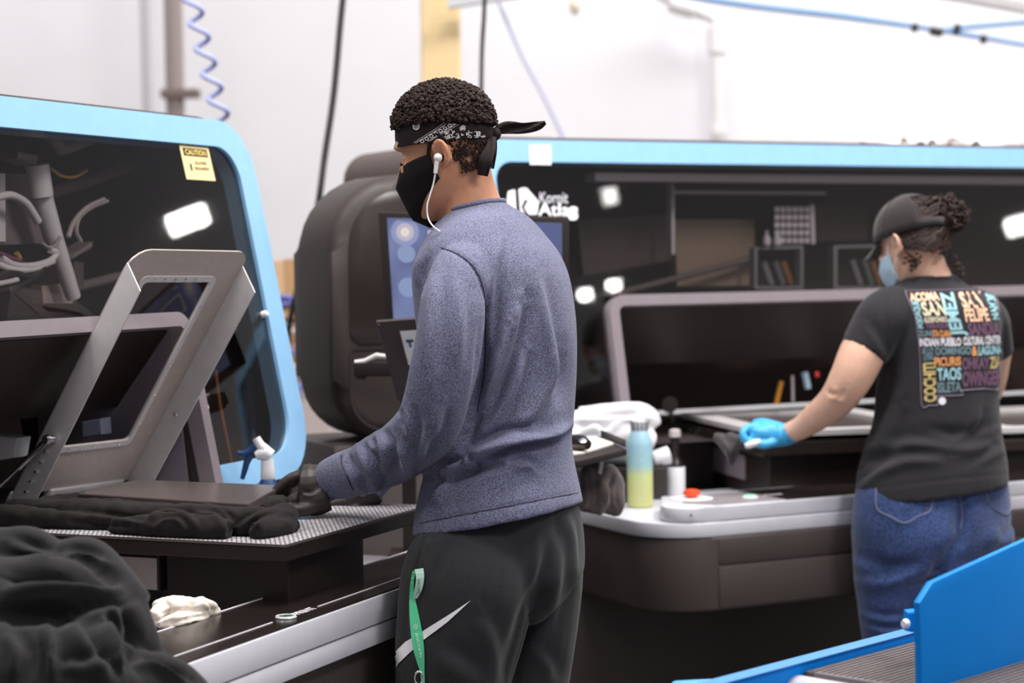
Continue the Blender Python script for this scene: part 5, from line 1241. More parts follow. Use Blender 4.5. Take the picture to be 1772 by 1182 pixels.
for k in range(420):
    t = math.pi+rr.uniform(-1.35, 1.35); top = .115 if abs(t-math.pi) < .7 else .035
    z = rr.uniform(-.055+.03*abs(t-math.pi), top); p = nape(t, z); tgt = BC
    q = p.lerp(tgt, .35)
    o_ = (p-WH.o).normalized()*.012
    add_tube(bm, [p, p.lerp(q, .5)+o_, q+o_*.6], [.0042, .0038, .002], 5)
for (px, py) in ((1578, 452), (1584, 460), (1572, 448), (1652, 452), (1658, 462), (1648, 448), (1664, 470), (1590, 450)):
    c = at(px, py-12, YW-.075 if px < 1620 else YW-.03); curl(c, Vector((rr.gauss(0, .2), rr.gauss(0, .2), -1)), .007, .0022, 2.4, .034)
bh = obj('gathered_hair', bm, KHa, wom, 60)
# --- mask with ear loop
KMb = mat('pale_blue_mask', (196, 224, 242), .75); 
def wmask(u, v):
    th = u*math.radians(86); au = abs(u); zt = -.018*(1-au)-.014*au; zb = -.125*(1-au**1.6)-.075*au**1.6; z = zt+(zb-zt)*v
    xf = np.interp(v, [0, .3, .6, 1], [.112, .128, .118, .085]); w = np.interp(v, [0, .5, 1], [.074, .07, .054]); c = math.cos(th)
    return WH(max(xf*c, .022), w*math.sin(th), z)
bm = NB(); ga = [[bm.verts.new(wmask(-1+2*i/24, j/10)) for j in range(11)] for i in range(25)]
for i in range(24):
    for j in range(10): bm.faces.new([ga[i][j], ga[i+1][j], ga[i+1][j+1], ga[i][j+1]])
wm_ = obj('face_mask', bm, KMb, wom, 180); so = wm_.modifiers.new('t', 'SOLIDIFY'); so.thickness = .002
for y in (1, -1):
    bm = NB(); add_tube(bm, [Vector(p) for p in catmull([WH(.03, .073*y, -.018), WH(.014, .078*y, .012), WH(.0, .08*y, .030), WH(-.018, .079*y, .014), WH(-.016, .077*y, -.02), WH(.006, .075*y, -.045), WH(.03, .069*y, -.07)], 5)], .0016, 6); obj('ear_loop', bm, K['white'], wm_, 60)
# ------------------------------------------------------------------ loose items
def cloth_thing(name, label, cat, bm, voxel, m, folds=(), rip=((.004, 20, 1),), sm_=3, group=None):
    me = remesh(bm, voxel, sm_)
    if folds: creases(me, folds)
    for amp, sc, sd in rip: ripple(me, amp, sc, sd)
    return tag(link_mesh(name, me, m), label, cat, group)
def flat_limb(bm, keys, zs=.5, n=18, sub=6):
    """A-frame style roll of cloth: keys are world points + radius, squashed vertically"""
    K_ = smooth_rings(keys, sub); P = [Vector(k[:3]) for k in K_]; r = [k[3] for k in K_]
    b0 = len(bm.verts); add_tube(bm, P, r, n)
# black shirt bunched around the pallet
bm = NB()
def Al(a, b, h, r): p = A(a, b, h); return (p.x, p.y, p.z, r)
limbw(bm, [Al(-.155, .20, .972, .028), Al(-.168, .30, .972, .031), Al(-.165, .42, .970, .031), Al(-.15, .56, .970, .030), Al(-.135, .70, .968, .028), Al(-.12, .82, .965, .024)], 16)
limbw(bm, [Al(-.13, .25, .975, .022), Al(-.12, .45, .975, .022), Al(-.10, .68, .975, .022)], 12)
limbw(bm, [Al(-.215, .24, .962, .020), Al(-.222, .32, .966, .026), Al(-.225, .40, .966, .024), Al(-.215, .50, .958, .014)], 14)
limbw(bm, [Al(-.15, .55, .978, .018), Al(-.12, .72, .975, .022), Al(-.05, .76, .97, .022), Al(.08, .77, .965, .02)], 14)
limbw(bm, [Al(-.17, .21, .970, .026), Al(-.12, .20, .968, .028), Al(-.07, .205, .970, .028), Al(-.02, .225, .968, .020), Al(.03, .25, .958, .010)], 16)
limbw(bm, [Al(-.21, .19, .962, .018), Al(-.14, .175, .960, .018), Al(-.08, .18, .958, .014)], 14)
limb(bm, [(405, 905, 18, 3.80), (440, 890, 22, 3.86), (466, 878, 20, 3.91), (490, 868, 15, 3.95)], 14)
limb(bm, [(440, 915, 12, 3.86), (468, 902, 14, 3.91), (492, 888, 9, 3.95)], 12)
limbw(bm, [Al(-.175, .50, .960, .012), Al(-.19, .62, .964, .018), Al(-.20, .72, .967, .022), Al(-.20, .85, .968, .024), Al(-.17, .97, .966, .022)], 12)
cloth_thing('black_shirt', 'black shirt bunched around the black pallet under the gloved hand', 'shirt', bm, .0045, K['black_cloth'],
    [([(250, 900), (270, 885), (300, 882), (330, 892), (345, 912)], 6, .006, 1), ([(268, 908), (285, 896), (310, 898), (322, 915)], 5, .005, 1), ([(340, 885), (370, 888), (390, 905), (395, 925)], 6, .006, 1),
     ([(130, 888), (200, 895), (260, 905)], 6, .005, 1), ([(110, 905), (180, 912), (240, 915)], 5, .005, 1), ([(400, 930), (420, 905), (440, 890), (470, 880)], 7, .006, 1), ([(425, 925), (450, 900), (480, 890)], 5, .005, 1), ([(380, 882), (398, 898), (402, 920)], 5, .005, 1)],
    ((.0035, 20, 1), (.0025, 50, 4)))
# dark garments heaped on the counter in the foreground
bm = NB()
limb(bm, [(-90, 965, 62, 3.02), (0, 958, 50, 3.03), (50, 952, 46, 3.03), (92, 985, 48, 3.02), (148, 972, 46, 3.0), (190, 1010, 46, 2.98), (222, 1060, 50, 2.96)], 20)
limb(bm, [(-100, 1060, 100, 2.96), (0, 1060, 98, 2.94), (110, 1062, 95, 2.93), (185, 1085, 76, 2.93), (232, 1140, 46, 2.93)], 22)
limb(bm, [(-100, 1180, 110, 2.88), (40, 1180, 112, 2.85), (150, 1180, 105, 2.85), (230, 1190, 75, 2.87), (290, 1190, 55, 2.9), (345, 1215, 38, 2.93)], 22)
limb(bm, [(-100, 1290, 90, 2.85), (80, 1290, 90, 2.82), (220, 1290, 80, 2.83), (320, 1270, 50, 2.88)], 18)
limb(bm, [(232, 1050, 26, 2.95), (244, 1090, 27, 2.94), (262, 1150, 30, 2.93), (300, 1180, 30, 2.93)], 14)
limb(bm, [(-80, 1010, 60, 3.1), (80, 1020, 55, 3.1), (180, 1060, 45, 3.05)], 14)
KPile = fabric('charcoal_garment_cotton', (25, 24, 26), (33, 32, 35), 420, .85, .12, .2, .1)
cloth_thing('garment_heap', 'heap of charcoal black garments in the lower left foreground', 'clothes', bm, .0062, KPile,
    [([(-20, 1070), (60, 1064), (130, 1060), (185, 1036), (232, 1036)], 5, .016, 0), ([(-20, 996), (70, 998), (150, 995), (215, 1004)], 4.5, .012, 0), ([(222, 1040), (234, 1080), (242, 1130), (250, 1175)], 5, .014, 0), ([(250, 1115), (290, 1150), (340, 1180)], 5, .012, 0), ([(60, 1080), (75, 1130), (70, 1182)], 5, .010, 0), ([(150, 1080), (185, 1130), (215, 1182)], 5, .012, 0),
     ([(0, 1065), (60, 1058), (120, 1055), (180, 1030), (230, 1030)], 14, 0.0304, 0), ([(0, 990), (70, 992), (150, 990), (215, 998)], 12, 0.0228, 0), ([(0, 1020), (60, 1005), (120, 1002), (190, 1010)], 14, 0.0114, 1),
     ([(215, 1030), (228, 1070), (236, 1130), (242, 1175)], 12, 0.0190, 0), ([(90, 1075), (98, 1120), (100, 1182)], 14, 0.0152, 1), ([(20, 1090), (40, 1130), (30, 1182)], 16, 0.0133, 1), ([(180, 1060), (205, 1110), (215, 1170)], 12, 0.0190, 1),
     ([(130, 1070), (160, 1120), (200, 1182)], 16, 0.0152, 1), ([(20, 935), (60, 950), (95, 960)], 12, 0.0114, 1), ([(110, 955), (150, 955), (180, 965)], 10, 0.0114, 1), ([(240, 1130), (280, 1150), (330, 1175)], 10, 0.0152, 1), ([(100, 1140), (150, 1150), (190, 1140)], 14, 0.0095, 1)],
    ((.008, 9, 2),), 4)
# cream rag on the control strip
bm = NB()
def onc(px, py, h=.845): return onz(px, py, h)
for K_ in ([(264, 1072, 16), (285, 1058, 20), (315, 1052, 20), (350, 1050, 17), (374, 1052, 9)], [(272, 1082, 9), (300, 1075, 13), (335, 1066, 13), (380, 1056, 7)], [(270, 1050, 12), (300, 1041, 12), (340, 1044, 12), (366, 1048, 8)]):
    limbw(bm, [(*onc(px, py, .832+r*.00062*(1.0 if py > 1055 else 1.8)), r*.00094) for px, py, r in K_], 14)
cloth_thing('cream_rag', 'crumpled cream rag lying on the near counter by the dark garments', 'cloth', bm, .0034, fabric('cream_cotton', (232, 218, 204), (246, 236, 226), 500, .9, .2, .2, .04),
    [([(268, 1066), (300, 1056), (340, 1056), (378, 1056)], 3.4, .005, 0), ([(266, 1078), (296, 1068), (330, 1064)], 3, .004, 1), ([(300, 1082), (330, 1072), (368, 1066)], 4, .004, 1), ([(276, 1042), (290, 1050), (286, 1062)], 4, .004, 1), ([(350, 1040), (360, 1048), (368, 1058)], 4, .004, 1)], ((.004, 40, 3), (.002, 90, 5)), 3)
# ---------------- trigger spray bottle by the near machine's window
sp = A(.42, .53, .76); spx = at(463, 812, sp.y); sp = Vector((spx.x, spx.y, .76))
sb = thing('spray_bottle', 'white headed trigger spray bottle by the blue window frame', 'bottle', sp)
zt = at(463, 829, sp.y).z
Knv = mat('navy_label', (22, 62, 110), .4)
bm = NB(); add_lathe(bm, [(.034, 0), (.038, .006), (.038, .16), (.034, .185), (.018, zt-.76-.004), (.0155, zt-.76)], sp, (0, 0, 1), 28); obj('bottle_body', bm, Knv, sb, 40)
px_m = 3400/sp.y
bm = NB(); c = Vector((sp.x, sp.y, zt)); add_lathe(bm, [(.0155, 0), (.0165, .003), (.0155, .020), (.0145, .043)], c, (0, 0, 1), 24); obj('collar', bm, K['white'], sb, 40)
bm = NB(); add_tube(bm, [at(470, 789, sp.y), at(462, 784, sp.y), at(452, 785, sp.y), at(443, 788, sp.y)], [.0135, .0165, .0145, .011], 16); add_tube(bm, [at(458, 778, sp.y), at(450, 770, sp.y), at(443, 758, sp.y)], [.0125, .0105, .0095], 14); obj('sprayer_head', bm, K['white'], sb, 60)
bm = NB(); add_tube(bm, [at(441, 774, sp.y), at(432, 782, sp.y), at(420, 786, sp.y), at(411, 784, sp.y)], [.010, .008, .008, .006], 12); obj('nozzle', bm, Knv, sb, 60)
bm = NB(); add_tube(bm, [at(434, 788, sp.y), at(427, 800, sp.y), at(423, 815, sp.y), at(419, 829, sp.y)], [.0075, .0075, .0065, .005], 12); obj('trigger', bm, Knv, sb, 60)
# ---------------- operator stand with monitor, between the two printers
st = thing('operator_stand', 'dark operator stand with a blue lit monitor and tilted panel behind the man', 'computer', at(712, 880, 4.6))
YMn = 4.78
mq = [at(668, 575, YMn), at(985, 582, YMn+.03), at(985, 377, YMn+.02), at(654, 367, YMn-.01)]
mn = (mq[1]-mq[0]).cross(mq[3]-mq[0]).normalized()
if mn.dot(CAM-mq[0]) < 0: mn = -mn
bm = NB(); add_prism(bm, mq, -mn*.035, .004); mon = obj('monitor', bm, K['black'], st, 40)
qm = quad(*mq)
def scr(x, y, z=.001): return Vector(qm(x, y)) + mn*z
sm_ = bpy.data.materials.new('lit_screen'); sm_.use_nodes = True; nt = sm_.node_tree; b = nt.nodes['Principled BSDF']
b.inputs['Base Color'].default_value = (.02, .02, .03, 1); b.inputs['Roughness'].default_value = .15
tc = nt.nodes.new('ShaderNodeTexCoord'); n = nt.nodes.new('ShaderNodeTexNoise'); n.inputs['Scale'].default_value = 9; n.inputs['Detail'].default_value = 0
nt.links.new(tc.outputs['Object'], n.inputs[0]); r = nt.nodes.new('ShaderNodeValToRGB'); nt.links.new(n.outputs[0], r.inputs[0])
r.color_ramp.elements[0].color = lin((92, 102, 150)); r.color_ramp.elements[1].color = lin((128, 140, 186)); r.color_ramp.elements[0].position = .35; r.color_ramp.elements[1].position = .65
nt.links.new(r.outputs[0], b.inputs['Emission Color']); b.inputs['Emission Strength'].default_value = .75
bm = NB(); bm.faces.new([bm.verts.new(scr(x, y)) for x, y in ((.045, .05), (.962, .05), (.962, .955), (.045, .955))]); obj('screen', bm, sm_, mon)
Ktile = mat('screen_tile', (30, 30, 40), .3, emit=(140, 156, 206), emit_s=.75); Kglow = mat('screen_icon', (30, 30, 40), .3, emit=(240, 222, 216), emit_s=.8)
for x, y, w, h, m in ((.25, .915, .05, .012, Kglow),):
    bm = NB(); bm.faces.new([bm.verts.new(scr(x+a*w, y+c*h, .0016)) for a, c in ((0, 0), (1, 0), (1, 1), (0, 1))]); obj('screen_tile', bm, m, mon)
for x, y, r_, cl in ((.135, .84, .034, (156, 164, 206)), (.135, .84, .022, (206, 198, 216)), (.135, .84, .011, (250, 236, 226)), (.135, .66, .022, (150, 166, 206)), (.135, .38, .024, (146, 164, 206))):
    bm = NB(); bm.faces.new([bm.verts.new(scr(x, y, .0016+.0004*(.04-r_)/.01)+ (Vector(qm(1, 0))-Vector(qm(0, 0))).normalized()*r_*math.cos(t)+Vector((0, 0, 1))*r_*math.sin(t)) for t in np.linspace(0, 2*math.pi, 25)[:-1]]); obj('screen_icon', bm, mat('screen_icon', (20, 20, 26), .3, emit=cl, emit_s=.8), mon)
bm = NB(); o_ = [(.255, .70), (.5, .70), (.5, .86), (.255, .86)]; i_ = [(.264, .71), (.49, .71), (.49, .85), (.264, .85)]; add_ring(bm, [scr(*p, .0016) for p in o_], [scr(*p, .0016) for p in i_], mn*.0004); obj('screen_box', bm, Kglow, mon)
bm = NB(); add_prism(bm, [at(688, 694, 4.62), at(800, 688, 4.62), at(800, 546, 4.5), at(651, 557, 4.5)], (0, .02, .004), .003); pn = obj('tilted_panel', bm, K['dark'], st, 40)
pq = quad(at(707, 632, 4.566), at(760, 630, 4.566), at(760, 568, 4.513), at(692, 573, 4.513))
bm = NB(); add_prism(bm, [Vector(pq(*p))+Vector((0, -.0035, 0)) for p in ((0, 0), (1, 0), (1, 1), (0, 1))], (0, .002, 0)); obj('panel_sticker', bm, K['white'], pn)
bm = NB(); [add_prism(bm, [Vector(pq(*p))+Vector((0, -.0045, 0)) for p in q], (0, .0005, 0)) for q in ([(.10, .66), (.3, .66), (.3, .74), (.10, .74)], [(.16, .52), (.22, .52), (.22, .66), (.16, .66)])]; obj('sticker_mark', bm, Knv, pn)
for px, py, yy in ((703, 628, 4.555), (655, 563, 4.50), (700, 683, 4.6)):
    bm = NB(); add_lathe(bm, [(.004, 0), (.004, .003), (.002, .004)], at(px, py, yy-.002), (0, -1, 0), 10); obj('screw', bm, K['rubber'], pn)
bm = NB(); a0, a1 = at(611, 640, 4.62), at(700, 640, 4.60); add_prism(bm, [a0+Vector((0, 0, -.016)), a1+Vector((0, 0, -.016)), a1+Vector((0, 0, .016)), a0+Vector((0, 0, .016))], (0, .05, 0), .004); add_prism(bm, [at(616, 657, 4.62), at(632, 657, 4.62), at(634, 650, 4.62), at(614, 650, 4.62)], (0, .04, 0), .002); obj('side_arm', bm, K['black'], st, 40)
bm = NB(); add_tube(bm, [at(614, 628, 4.63), at(632, 626, 4.63), at(652, 616, 4.62), at(672, 618, 4.61)], [.007, .008, .008, .006], 10); obj('arm_handle', bm, K['steel'], st, 60)
bm = NB(); pb0 = at(707, 862, 4.6); add_box(bm, IDENT, pb0.x-.016, pb0.x+.016, 4.62, 4.66, .762, at(707, 600, 4.6).z, .003); add_box(bm, IDENT, pb0.x-.05, pb0.x+.05, 4.58, 4.70, .7605, .775, .003); obj('stand_post', bm, K['black'], st)
bm = NB(); add_tube(bm, [Vector((pb0.x, 4.66, 1.2)), Vector((.0, 4.72, 1.2)), at(830, 480, 4.83)], .014, 8); obj('monitor_arm', bm, K['black'], st, 60)
tz = at(1030, 778, 4.62).z
tl = [onz(955, 800, tz), onz(1002, 797, tz), onz(1084, 777, tz), onz(1040, 755, tz), onz(950, 756, tz)]
bm = NB(); add_prism(bm, [Vector((p.x, p.y, tz-.016)) for p in tl], (0, 0, .016), .003); tray = obj('keyboard_tray', bm, K['black'], st, 40)
bm = NB(); add_box(bm, IDENT, at(955, 775, 4.7).x-.30, at(955, 775, 4.7).x+.06, 4.70, 4.74, tz-.045, tz-.017, .003); obj('tray_bracket', bm, K['black'], st)
bm = NB(); ep_ = [onz(1040, 756, tz+.001), onz(1083, 775, tz+.001)]; add_prism(bm, [ep_[0], ep_[1], ep_[1]+Vector((0, .008, 0)), ep_[0]+Vector((0, .008, 0))], (0, 0, .018), .001); obj('tray_rim', bm, K['dark2'], st)
bm = NB(); kq = [onz(962, 792, tz), onz(1010, 786, tz), onz(1062, 770, tz), onz(1030, 758, tz), onz(955, 760, tz)]; add_prism(bm, [p+Vector((0, 0, .0005)) for p in kq], (0, 0, .004)); tag(obj('paper_sheet', bm, mat('paper', (232, 222, 216), .8)), 'pale paper sheet on the black tray right of the man', 'paper')
mo = thing('handheld_scanner', 'shiny dark handheld scanner lying on the tray right of the man', 'scanner', onz(1000, 770, tz+.005))
bm = NB(); add_tube(bm, [onz(972, 766, tz+.02), onz(990, 764, tz+.022), onz(1006, 766, tz+.024), onz(1018, 770, tz+.02)], [.010, .016, .019, .011], 14); obj('scanner_body', bm, K['black_gloss'], mo, 60)
bm = NB(); add_lathe(bm, [(.008, 0), (.009, .003), (.004, .005)], onz(1008, 764, tz+.042), (0.1, -.5, 1), 14); obj('scanner_button', bm, K['chrome'], mo, 40)
# grey cloth bag hanging from the tray
bm = NB()
limb(bm, [(1012, 812, 8, 4.70), (1022, 835, 24, 4.72), (1025, 862, 28, 4.72), (1022, 888, 22, 4.72)], 16); limb(bm, [(1050, 806, 12, 4.74), (1054, 835, 27, 4.76), (1052, 865, 30, 4.76), (1048, 888, 24, 4.76)], 16); limb(bm, [(1002, 850, 18, 4.70), (1008, 880, 18, 4.70)], 12)
limb(bm, [(1035, 792, 6, 4.72), (1036, 812, 14, 4.73), (1038, 840, 20, 4.74)], 12)
cloth_thing('cloth_bag', 'dark grey cloth bag hanging below the black tray right of the man', 'bag', bm, .006, fabric('grey_bag_cloth', (78, 68, 68), (92, 82, 82), 300, .9, .3, .2),
    [([(1030, 815), (1034, 850), (1030, 885)], 6, .010, 0), ([(1058, 815), (1052, 850), (1056, 880)], 6, .007, 1), ([(1015, 830), (1020, 860), (1014, 885)], 6, .006, 1), ([(1070, 825), (1062, 855), (1066, 880)], 5, .006, 1)], ((.006, 25, 2),))
bm = NB(); add_prism(bm, [at(1035, 820, 4.69), at(1041, 821, 4.69), at(1047, 785, 4.69), at(1041, 784, 4.69)], (0, .004, 0), .001); tag(obj('metal_strip', bm, K['steel']), 'thin metal strip hanging in front of the grey cloth bag', 'strip')
# ---------------- bottles and bits on the far counter
bp_ = B.ph(1108, 877, .7905); bpos = B(bp_[0], bp_[1], .7905); pm_ = bpos.y/3400
bo = thing('drink_bottle', 'tall blue to yellow gradient bottle on the far counter', 'bottle', bpos)
gm_ = bpy.data.materials.new('gradient_bottle'); gm_.use_nodes = True; nt = gm_.node_tree; b = nt.nodes['Principled BSDF']
tc = nt.nodes.new('ShaderNodeTexCoord'); sx = nt.nodes.new('ShaderNodeSeparateXYZ'); nt.links.new(tc.outputs['Generated'], sx.inputs[0])
r = nt.nodes.new('ShaderNodeValToRGB'); nt.links.new(sx.outputs[2], r.inputs[0])
r.color_ramp.elements[0].position = .05; r.color_ramp.elements[0].color = lin((204, 206, 140)); r.color_ramp.elements[1].position = .8; r.color_ramp.elements[1].color = lin((160, 198, 214))
e = r.color_ramp.elements.new(.42); e.color = lin((206, 214, 150)); e = r.color_ramp.elements.new(.56); e.color = lin((160, 200, 205))
nt.links.new(r.outputs[0], b.inputs['Base Color']); b.inputs['Roughness'].default_value = .25; b.inputs['Subsurface Weight'].default_value = .2; b.inputs['Subsurface Radius'].default_value = (.03, .03, .02)
W_b = 22.5*pm_; Hh = at(1108, 745, bpos.y).z-.7905
bm = NB(); add_lathe(bm, [(W_b*.9, 0), (W_b, .004), (W_b, Hh*.80), (W_b*.96, Hh*.86), (W_b*.78, Hh*.95), (W_b*.66, Hh)], bpos, (0, 0, 1), 36); obj('bottle_body', bm, gm_, bo, 40)
bm = NB(); top = bpos+Vector((0, 0, Hh)); hn = at(1108, 728, bpos.y).z-top.z
add_lathe(bm, [(W_b*.62, 0), (W_b*.62, hn*.9), (W_b*.56, hn)], top, (0, 0, 1), 28); cpx = obj('bottle_cap', bm, mat('pale_cap', (186, 190, 196), .3), bo, 40)
for k in range(14):
    a = 2*math.pi*k/14; c = top+Vector((math.cos(a)*W_b*.62, math.sin(a)*W_b*.62, 0)); bm = NB(); add_tube(bm, [c, c+Vector((0, 0, hn*.92))], .0022, 6); obj('cap_rib', bm, K['dark'], cpx)
for k in range(7):
    bm = NB(); p = bpos+Vector((0, -W_b*1.0, Hh*(.12+.1*k))); add_lathe(bm, [(.0035, 0), (.0035, .0006)], p, (0, -1, 0), 10); obj('scale_mark', bm, mat('scale_mark', (190, 206, 200), .4), bo)
dp_ = B.ph(1169, 858, .7905); dpos = B(dp_[0], dp_[1], .7905)
db = thing('label_bottle', 'small dark bottle with a white label behind the red stop button', 'bottle', dpos); pm_ = dpos.y/3400
hl_ = at(1169, 804, dpos.y).z-.7905; r_ = 16.5*pm_
bm = NB(); add_lathe(bm, [(r_*.95, 0), (r_, .003), (r_, hl_*.97), (r_*.7, hl_*1.12), (r_*.48, hl_*1.3), (r_*.45, hl_*1.85), (r_*.42, hl_*1.9)], dpos, (0, 0, 1), 28); obj('bottle_body', bm, K['black_gloss'], db, 40)
bm = NB(); add_lathe(bm, [(r_*1.02, hl_*.05), (r_*1.03, hl_*.06), (r_*1.03, hl_*.93), (r_*1.02, hl_*.94)], dpos, (0, 0, 1), 28); obj('bottle_label', bm, K['white'], db, 40)
bm = NB(); add_lathe(bm, [(r_*.55, hl_*1.88), (r_*.62, hl_*1.9), (r_*.6, hl_*2.1), (r_*.3, hl_*2.14)], dpos, (0, 0, 1), 20); obj('bottle_cap', bm, mat('pinkish_cap', (196, 184, 186), .4), db, 40)
cu = thing('clear_cup', 'bright clear plastic cup lying beside the tall gradient bottle', 'cup', B(bp_[0]+.09, bp_[1]+.16, .7905))
c0 = at(1148, 792, cu.location.y); bm = NB(); add_tube(bm, [c0+Vector((-.03, 0, -.004)), c0+Vector((.015, .01, .006))], [.022, .026], 16); obj('cup_body', bm, K['white'], cu, 40)
sx0 = bpos.x; bm = NB(); add_box(bm, IDENT, c0.x-.062, c0.x+.004, c0.y-.03, c0.y+.06, .7905, c0.z-.024, .004); tag(obj('dark_carton', bm, K['dark2']), 'low dark carton under the clear cup behind the gradient bottle', 'box')
# white towels heaped on the far printer's ledge
hb = .93
bm = NB()
def onl(px, py, h): return onz(px, py, h)
YT = 5.42
limb(bm, [(985, 738, 26, YT), (1020, 732, 28, YT), (1070, 726, 28, YT), (1115, 722, 26, YT), (1130, 742, 18, YT)], 20); limb(bm, [(985, 760, 22, YT-.03), (1040, 756, 24, YT-.03), (1100, 758, 26, YT-.03), (1128, 768, 20, YT-.02)], 18); limb(bm, [(1000, 716, 14, YT+.04), (1060, 714, 16, YT+.04), (1110, 712, 15, YT+.04)], 14)
limb(bm, [(985, 775, 22, YT+.02), (1060, 780, 24, YT+.02), (1120, 785, 22, YT+.02)], 14)
tw = cloth_thing('white_towel', 'white towel heaped on the far printer behind the gradient bottle', 'towel', bm, .0065, fabric('white_terry', (214, 211, 216), (230, 228, 233), 420, .95, .2, .2, .03),
    [([(1040, 752), (1060, 735), (1085, 725), (1110, 722)], 7, .022, 1), ([(1000, 722), (1050, 722), (1100, 715)], 7, .014, 1), ([(1000, 745), (1030, 738), (1050, 745)], 7, .016, 1), ([(1110, 730), (1120, 745), (1122, 760)], 6, .014, 1)], ((.006, 14, 2),))
bm = NB(); tb = at(1055, 800, YT); add_box(bm, IDENT, tb.x-.13, tb.x+.06, YT-.05, YT+.09, .7905, at(1055, 806, YT).z, .005); tag(obj('dark_crate', bm, K['black']), 'dark crate under the white towel on the far counter', 'crate')
# black cloth hanging off the far pallet
bm = NB(); c_ = [(1238, 760), (1262, 752), (1288, 764)]
limb(bm, [(1236, 757, 7, 5.28), (1250, 762, 11, 5.27), (1262, 776, 13, 5.255), (1266, 795, 8, 5.25), (1264, 806, 4, 5.25)], 12); limb(bm, [(1260, 756, 9, 5.27), (1280, 764, 10, 5.25), (1296, 772, 7, 5.235), (1306, 774, 4, 5.23)], 12); limb(bm, [(1272, 770, 9, 5.25), (1270, 785, 9, 5.25)], 10)
cloth_thing('black_rag', 'black rag hanging from the far pallet beside the blue glove', 'cloth', bm, .004, fabric('faded_black_cotton', (66, 60, 62), (78, 72, 74), 400), [([(1250, 758), (1262, 775), (1264, 800)], 4, .005, 1), ([(1275, 764), (1270, 780), (1266, 798)], 4, .005, 1)], ((.004, 30, 6),))
# white garments lying on top of the far printer
bm = NB(); zb = 1.80
def topb(px, h, b=.93): q = B.pb(px, 250, b); return B(q[0], b, h)
for (x0, x1, h0) in ((1490, 1620, .006), (1600, 1700, .022), (1680, 1800, .016), (1540, 1800, .0)):
    ks = []
    for f in np.linspace(0, 1, 6):
        p = topb(x0+(x1-x0)*f, 1.812+h0+.012*math.sin(f*9+x0)); ks.append((p.x, p.y, p.z, .022 if .05 < f < .95 else .010))
    limbw(bm, ks, 12)
tg = cloth_thing('folded_garment', 'white garments lying on top of the far printer above the woman', 'clothes', bm, .008, fabric('white_knit', (236, 232, 234), (250, 248, 250), 200), (), ((.008, 15, 4),))
for px, py, cl in ((1564, 246, (130, 116, 100)), (1592, 251, (110, 96, 110)), (1612, 248, (96, 92, 96)), (1688, 250, (110, 90, 100)), (1642, 254, (150, 110, 96))):
    p = topb(px, 0, .90); z = at(px, py, p.y).z; bm = NB(); add_tube(bm, [Vector((p.x-.012, p.y-.004, z)), Vector((p.x, p.y-.008, z+.006)), Vector((p.x+.014, p.y-.002, z+.002))], [.004, .008, .004], 8); obj('garment_tag', bm, mat('garment_tag', cl, .7), tg, 60)
# clutter behind, between the printers
bm = NB(); c = at(530, 785, 6.0); add_ring(bm, [Vector((c.x+x, 6.0+y, .35)) for x, y in ((-.16, -.12), (.2, -.12), (.2, .2), (-.16, .2))], [Vector((c.x+x, 6.0+y, .35)) for x, y in ((-.15, -.11), (.19, -.11), (.19, .19), (-.15, .19))], (0, 0, c.z-.35)); add_box(bm, IDENT, c.x-.155, c.x+.195, 5.885, 6.195, 0, .36, .004)
tag(obj('storage_bin', bm, K['dark2']), 'dark storage bin on the floor between the two printers', 'bin')
for px, py, cl, r in ((520, 772, (190, 184, 196), .03), (540, 776, (70, 76, 120), .028), (552, 768, (200, 110, 80), .022), (507, 778, (205, 200, 206), .026)):
    p = at(px, py, 6.0+random.uniform(-.02, .06)); bm = NB()
    add_tube(bm, [p+Vector((math.cos(k)*r*.6, math.sin(k*1.3)*r*.6, math.sin(k)*r*.45-.008)) for k in np.linspace(0, 5.5, 12)], r*.5, 8)
    tag(obj('plastic_scrap', bm, mat('scrap', cl, .5), None, 60), {0: 'pale', 1: 'navy', 2: 'orange', 3: 'whitish'}[[190, 70, 200, 205].index(cl[0])]+' plastic scrap in the storage bin between the printers', 'scrap')
# ---------------- blue conveyor in the right foreground
CVO = onz(1580, 1097, .80); CV = Frame(CVO, 44)
cv = thing('conveyor', 'blue conveyor with ribbed dark belt and blue side guard in right foreground', 'conveyor', CV(.2, -.25, 0))
bm = NB(); add_box(bm, CV, -.62, 1.2, 0, .022, .735, .802, .003); obj('side_rail', bm, K['blue_deep'], cv, 40)
bm = NB(); add_box(bm, CV, -.62, 1.2, -.006, .026, .8021, .8045, .001); obj('lit_rail_top', bm, mat('lit_rail_top_blue', (84, 146, 212), .35, 0, .5), cv)  # paler strip paints the light on the rail's top into its colour
Kbelt = mat('ribbed_belt_rubber', (84, 74, 72), .5, 0, .5, .2, 300, .5, 1200)
q_ = CV.ph(1480, 1176, .788); a_end = q_[0]
bm = NB(); add_box(bm, CV, a_end, 1.2, -.52, -.004, .778, .788, .001); bt_ = obj('belt', bm, Kbelt, cv)
bm = NB(); n_ = 44
for k in range(n_): add_box(bm, CV, a_end+.004, 1.19, -.515+k*.0115, -.515+k*.0115+.0045, .7879, .7898)
tag(obj('belt_rib', bm, mat('belt_rib_rubber', (120, 110, 106), .3, 0, .6, .3, 200), bt_), kind='stuff')
bm = NB(); add_box(bm, CV, a_end-.012, a_end, -.52, -.03, .780, .7915, .002); obj('belt_trim', bm, mat('grey_trim', (120, 112, 114), .4, .3), cv)
rp = CV.ph(1370, 1190, .765); bm = NB(); c = CV(rp[0]+.01, rp[1], .748)
add_lathe(bm, [(.0, -.002), (.034, -.002), (.036, .002), (.036, .20), (.034, .204)], c, -CV.v, 32); obj('drive_roller', bm, K['steel'], cv, 40)
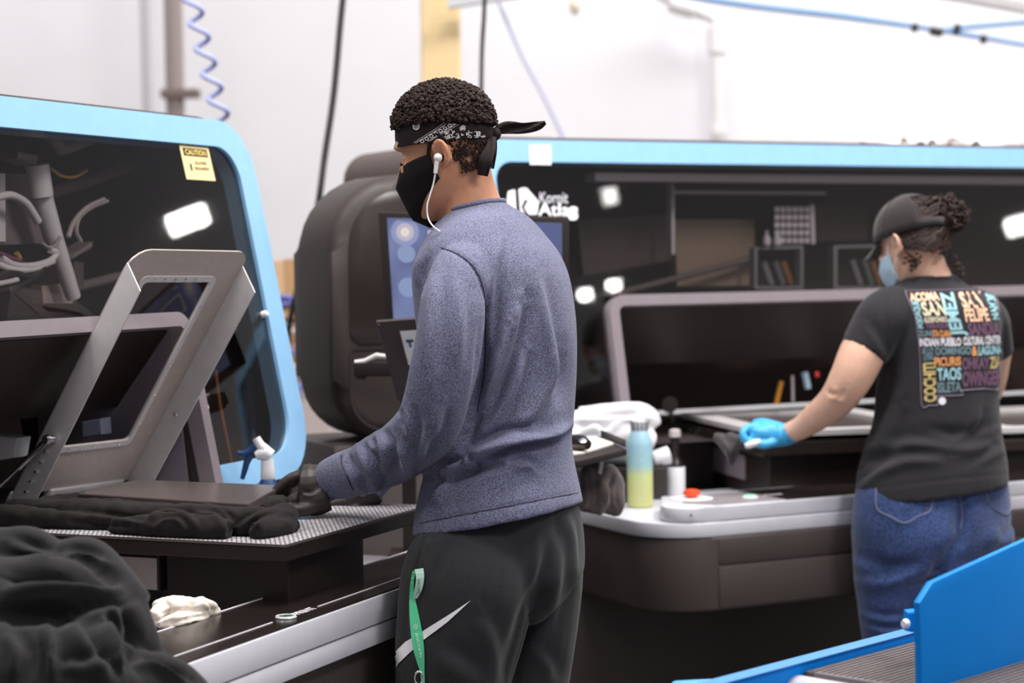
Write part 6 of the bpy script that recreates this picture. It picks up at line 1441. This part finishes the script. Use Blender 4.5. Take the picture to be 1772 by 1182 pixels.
bm = NB(); q2 = CV.ph(1450, 1185, .735); add_lathe(bm, [(.0, 0), (.02, .001), (.02, .012), (.008, .016)], CV(q2[0], q2[1], .728), (0, 0, 1), 16); obj('bearing', bm, mat('pinkish_bearing', (200, 184, 180), .4, .3), cv, 40)
YP = 3.02; P0 = at(1582, 1190, YP); Gp = [at(1584, 1182, YP), at(1580, 1042, YP), at(1603, 1006, YP)]
pn_ = CV.v; g4 = onplane(1800, 917, Gp[2], pn_)
Gp = [onplane(1584, 1182, Gp[2], pn_), onplane(1580, 1042, Gp[2], pn_), Gp[2], g4, Vector((g4.x, g4.y, .40)), Vector((Gp[0].x, Gp[0].y, .40))]
bm = NB(); add_prism(bm, Gp, -pn_*.012, .003, 2); obj('side_guard', bm, K['blue_deep'], cv, 30)
bm = NB(); add_prism(bm, [at(1567, 1092, 3.2), at(1586, 1096, 3.2), at(1586, 1058, 3.2), at(1570, 1060, 3.2)], (0, .03, 0), .003); obj('guard_bracket', bm, K['blue_deep'], cv)
bm = NB(); add_lathe(bm, [(.0075, 0), (.0085, .003), (.006, .009)], at(1570, 1079, 3.19), (-1, -.6, 0), 14); obj('bolt', bm, K['white'], cv, 40)
bm = NB(); e0 = onz(1172, 1190, .775); add_box(bm, Frame(e0, 80), 0, .075, 0, .05, .70, .777, .008); obj('end_bracket', bm, mat('sky_blue_bracket', (96, 168, 228), .4), cv, 40)
bm = NB(); pz = onz(1225, 1190, .76); add_tube(bm, [Vector((e0.x+.05, e0.y+.03, .74)), CV(-.6, .01, .77)], .012, 8); obj('bracket_bar', bm, K['blue_deep'], cv, 60)
for a_, b_ in ((-.45, -.005), (.9, -.005), (.9, -.5), (.25, -.46)):
    bm = NB(); add_box(bm, CV, a_-.025, a_+.025, b_-.025, b_+.025, 0, .736, .003); obj('leg', bm, K['blue_deep'], cv)
bm = NB(); add_box(bm, CV, -.45, 1.2, -.52, -.49, .66, .735, .003); add_box(bm, CV, .86, .94, -.5, 0, .66, .72, .003); obj('cross_frame', bm, K['blue_deep'], cv)
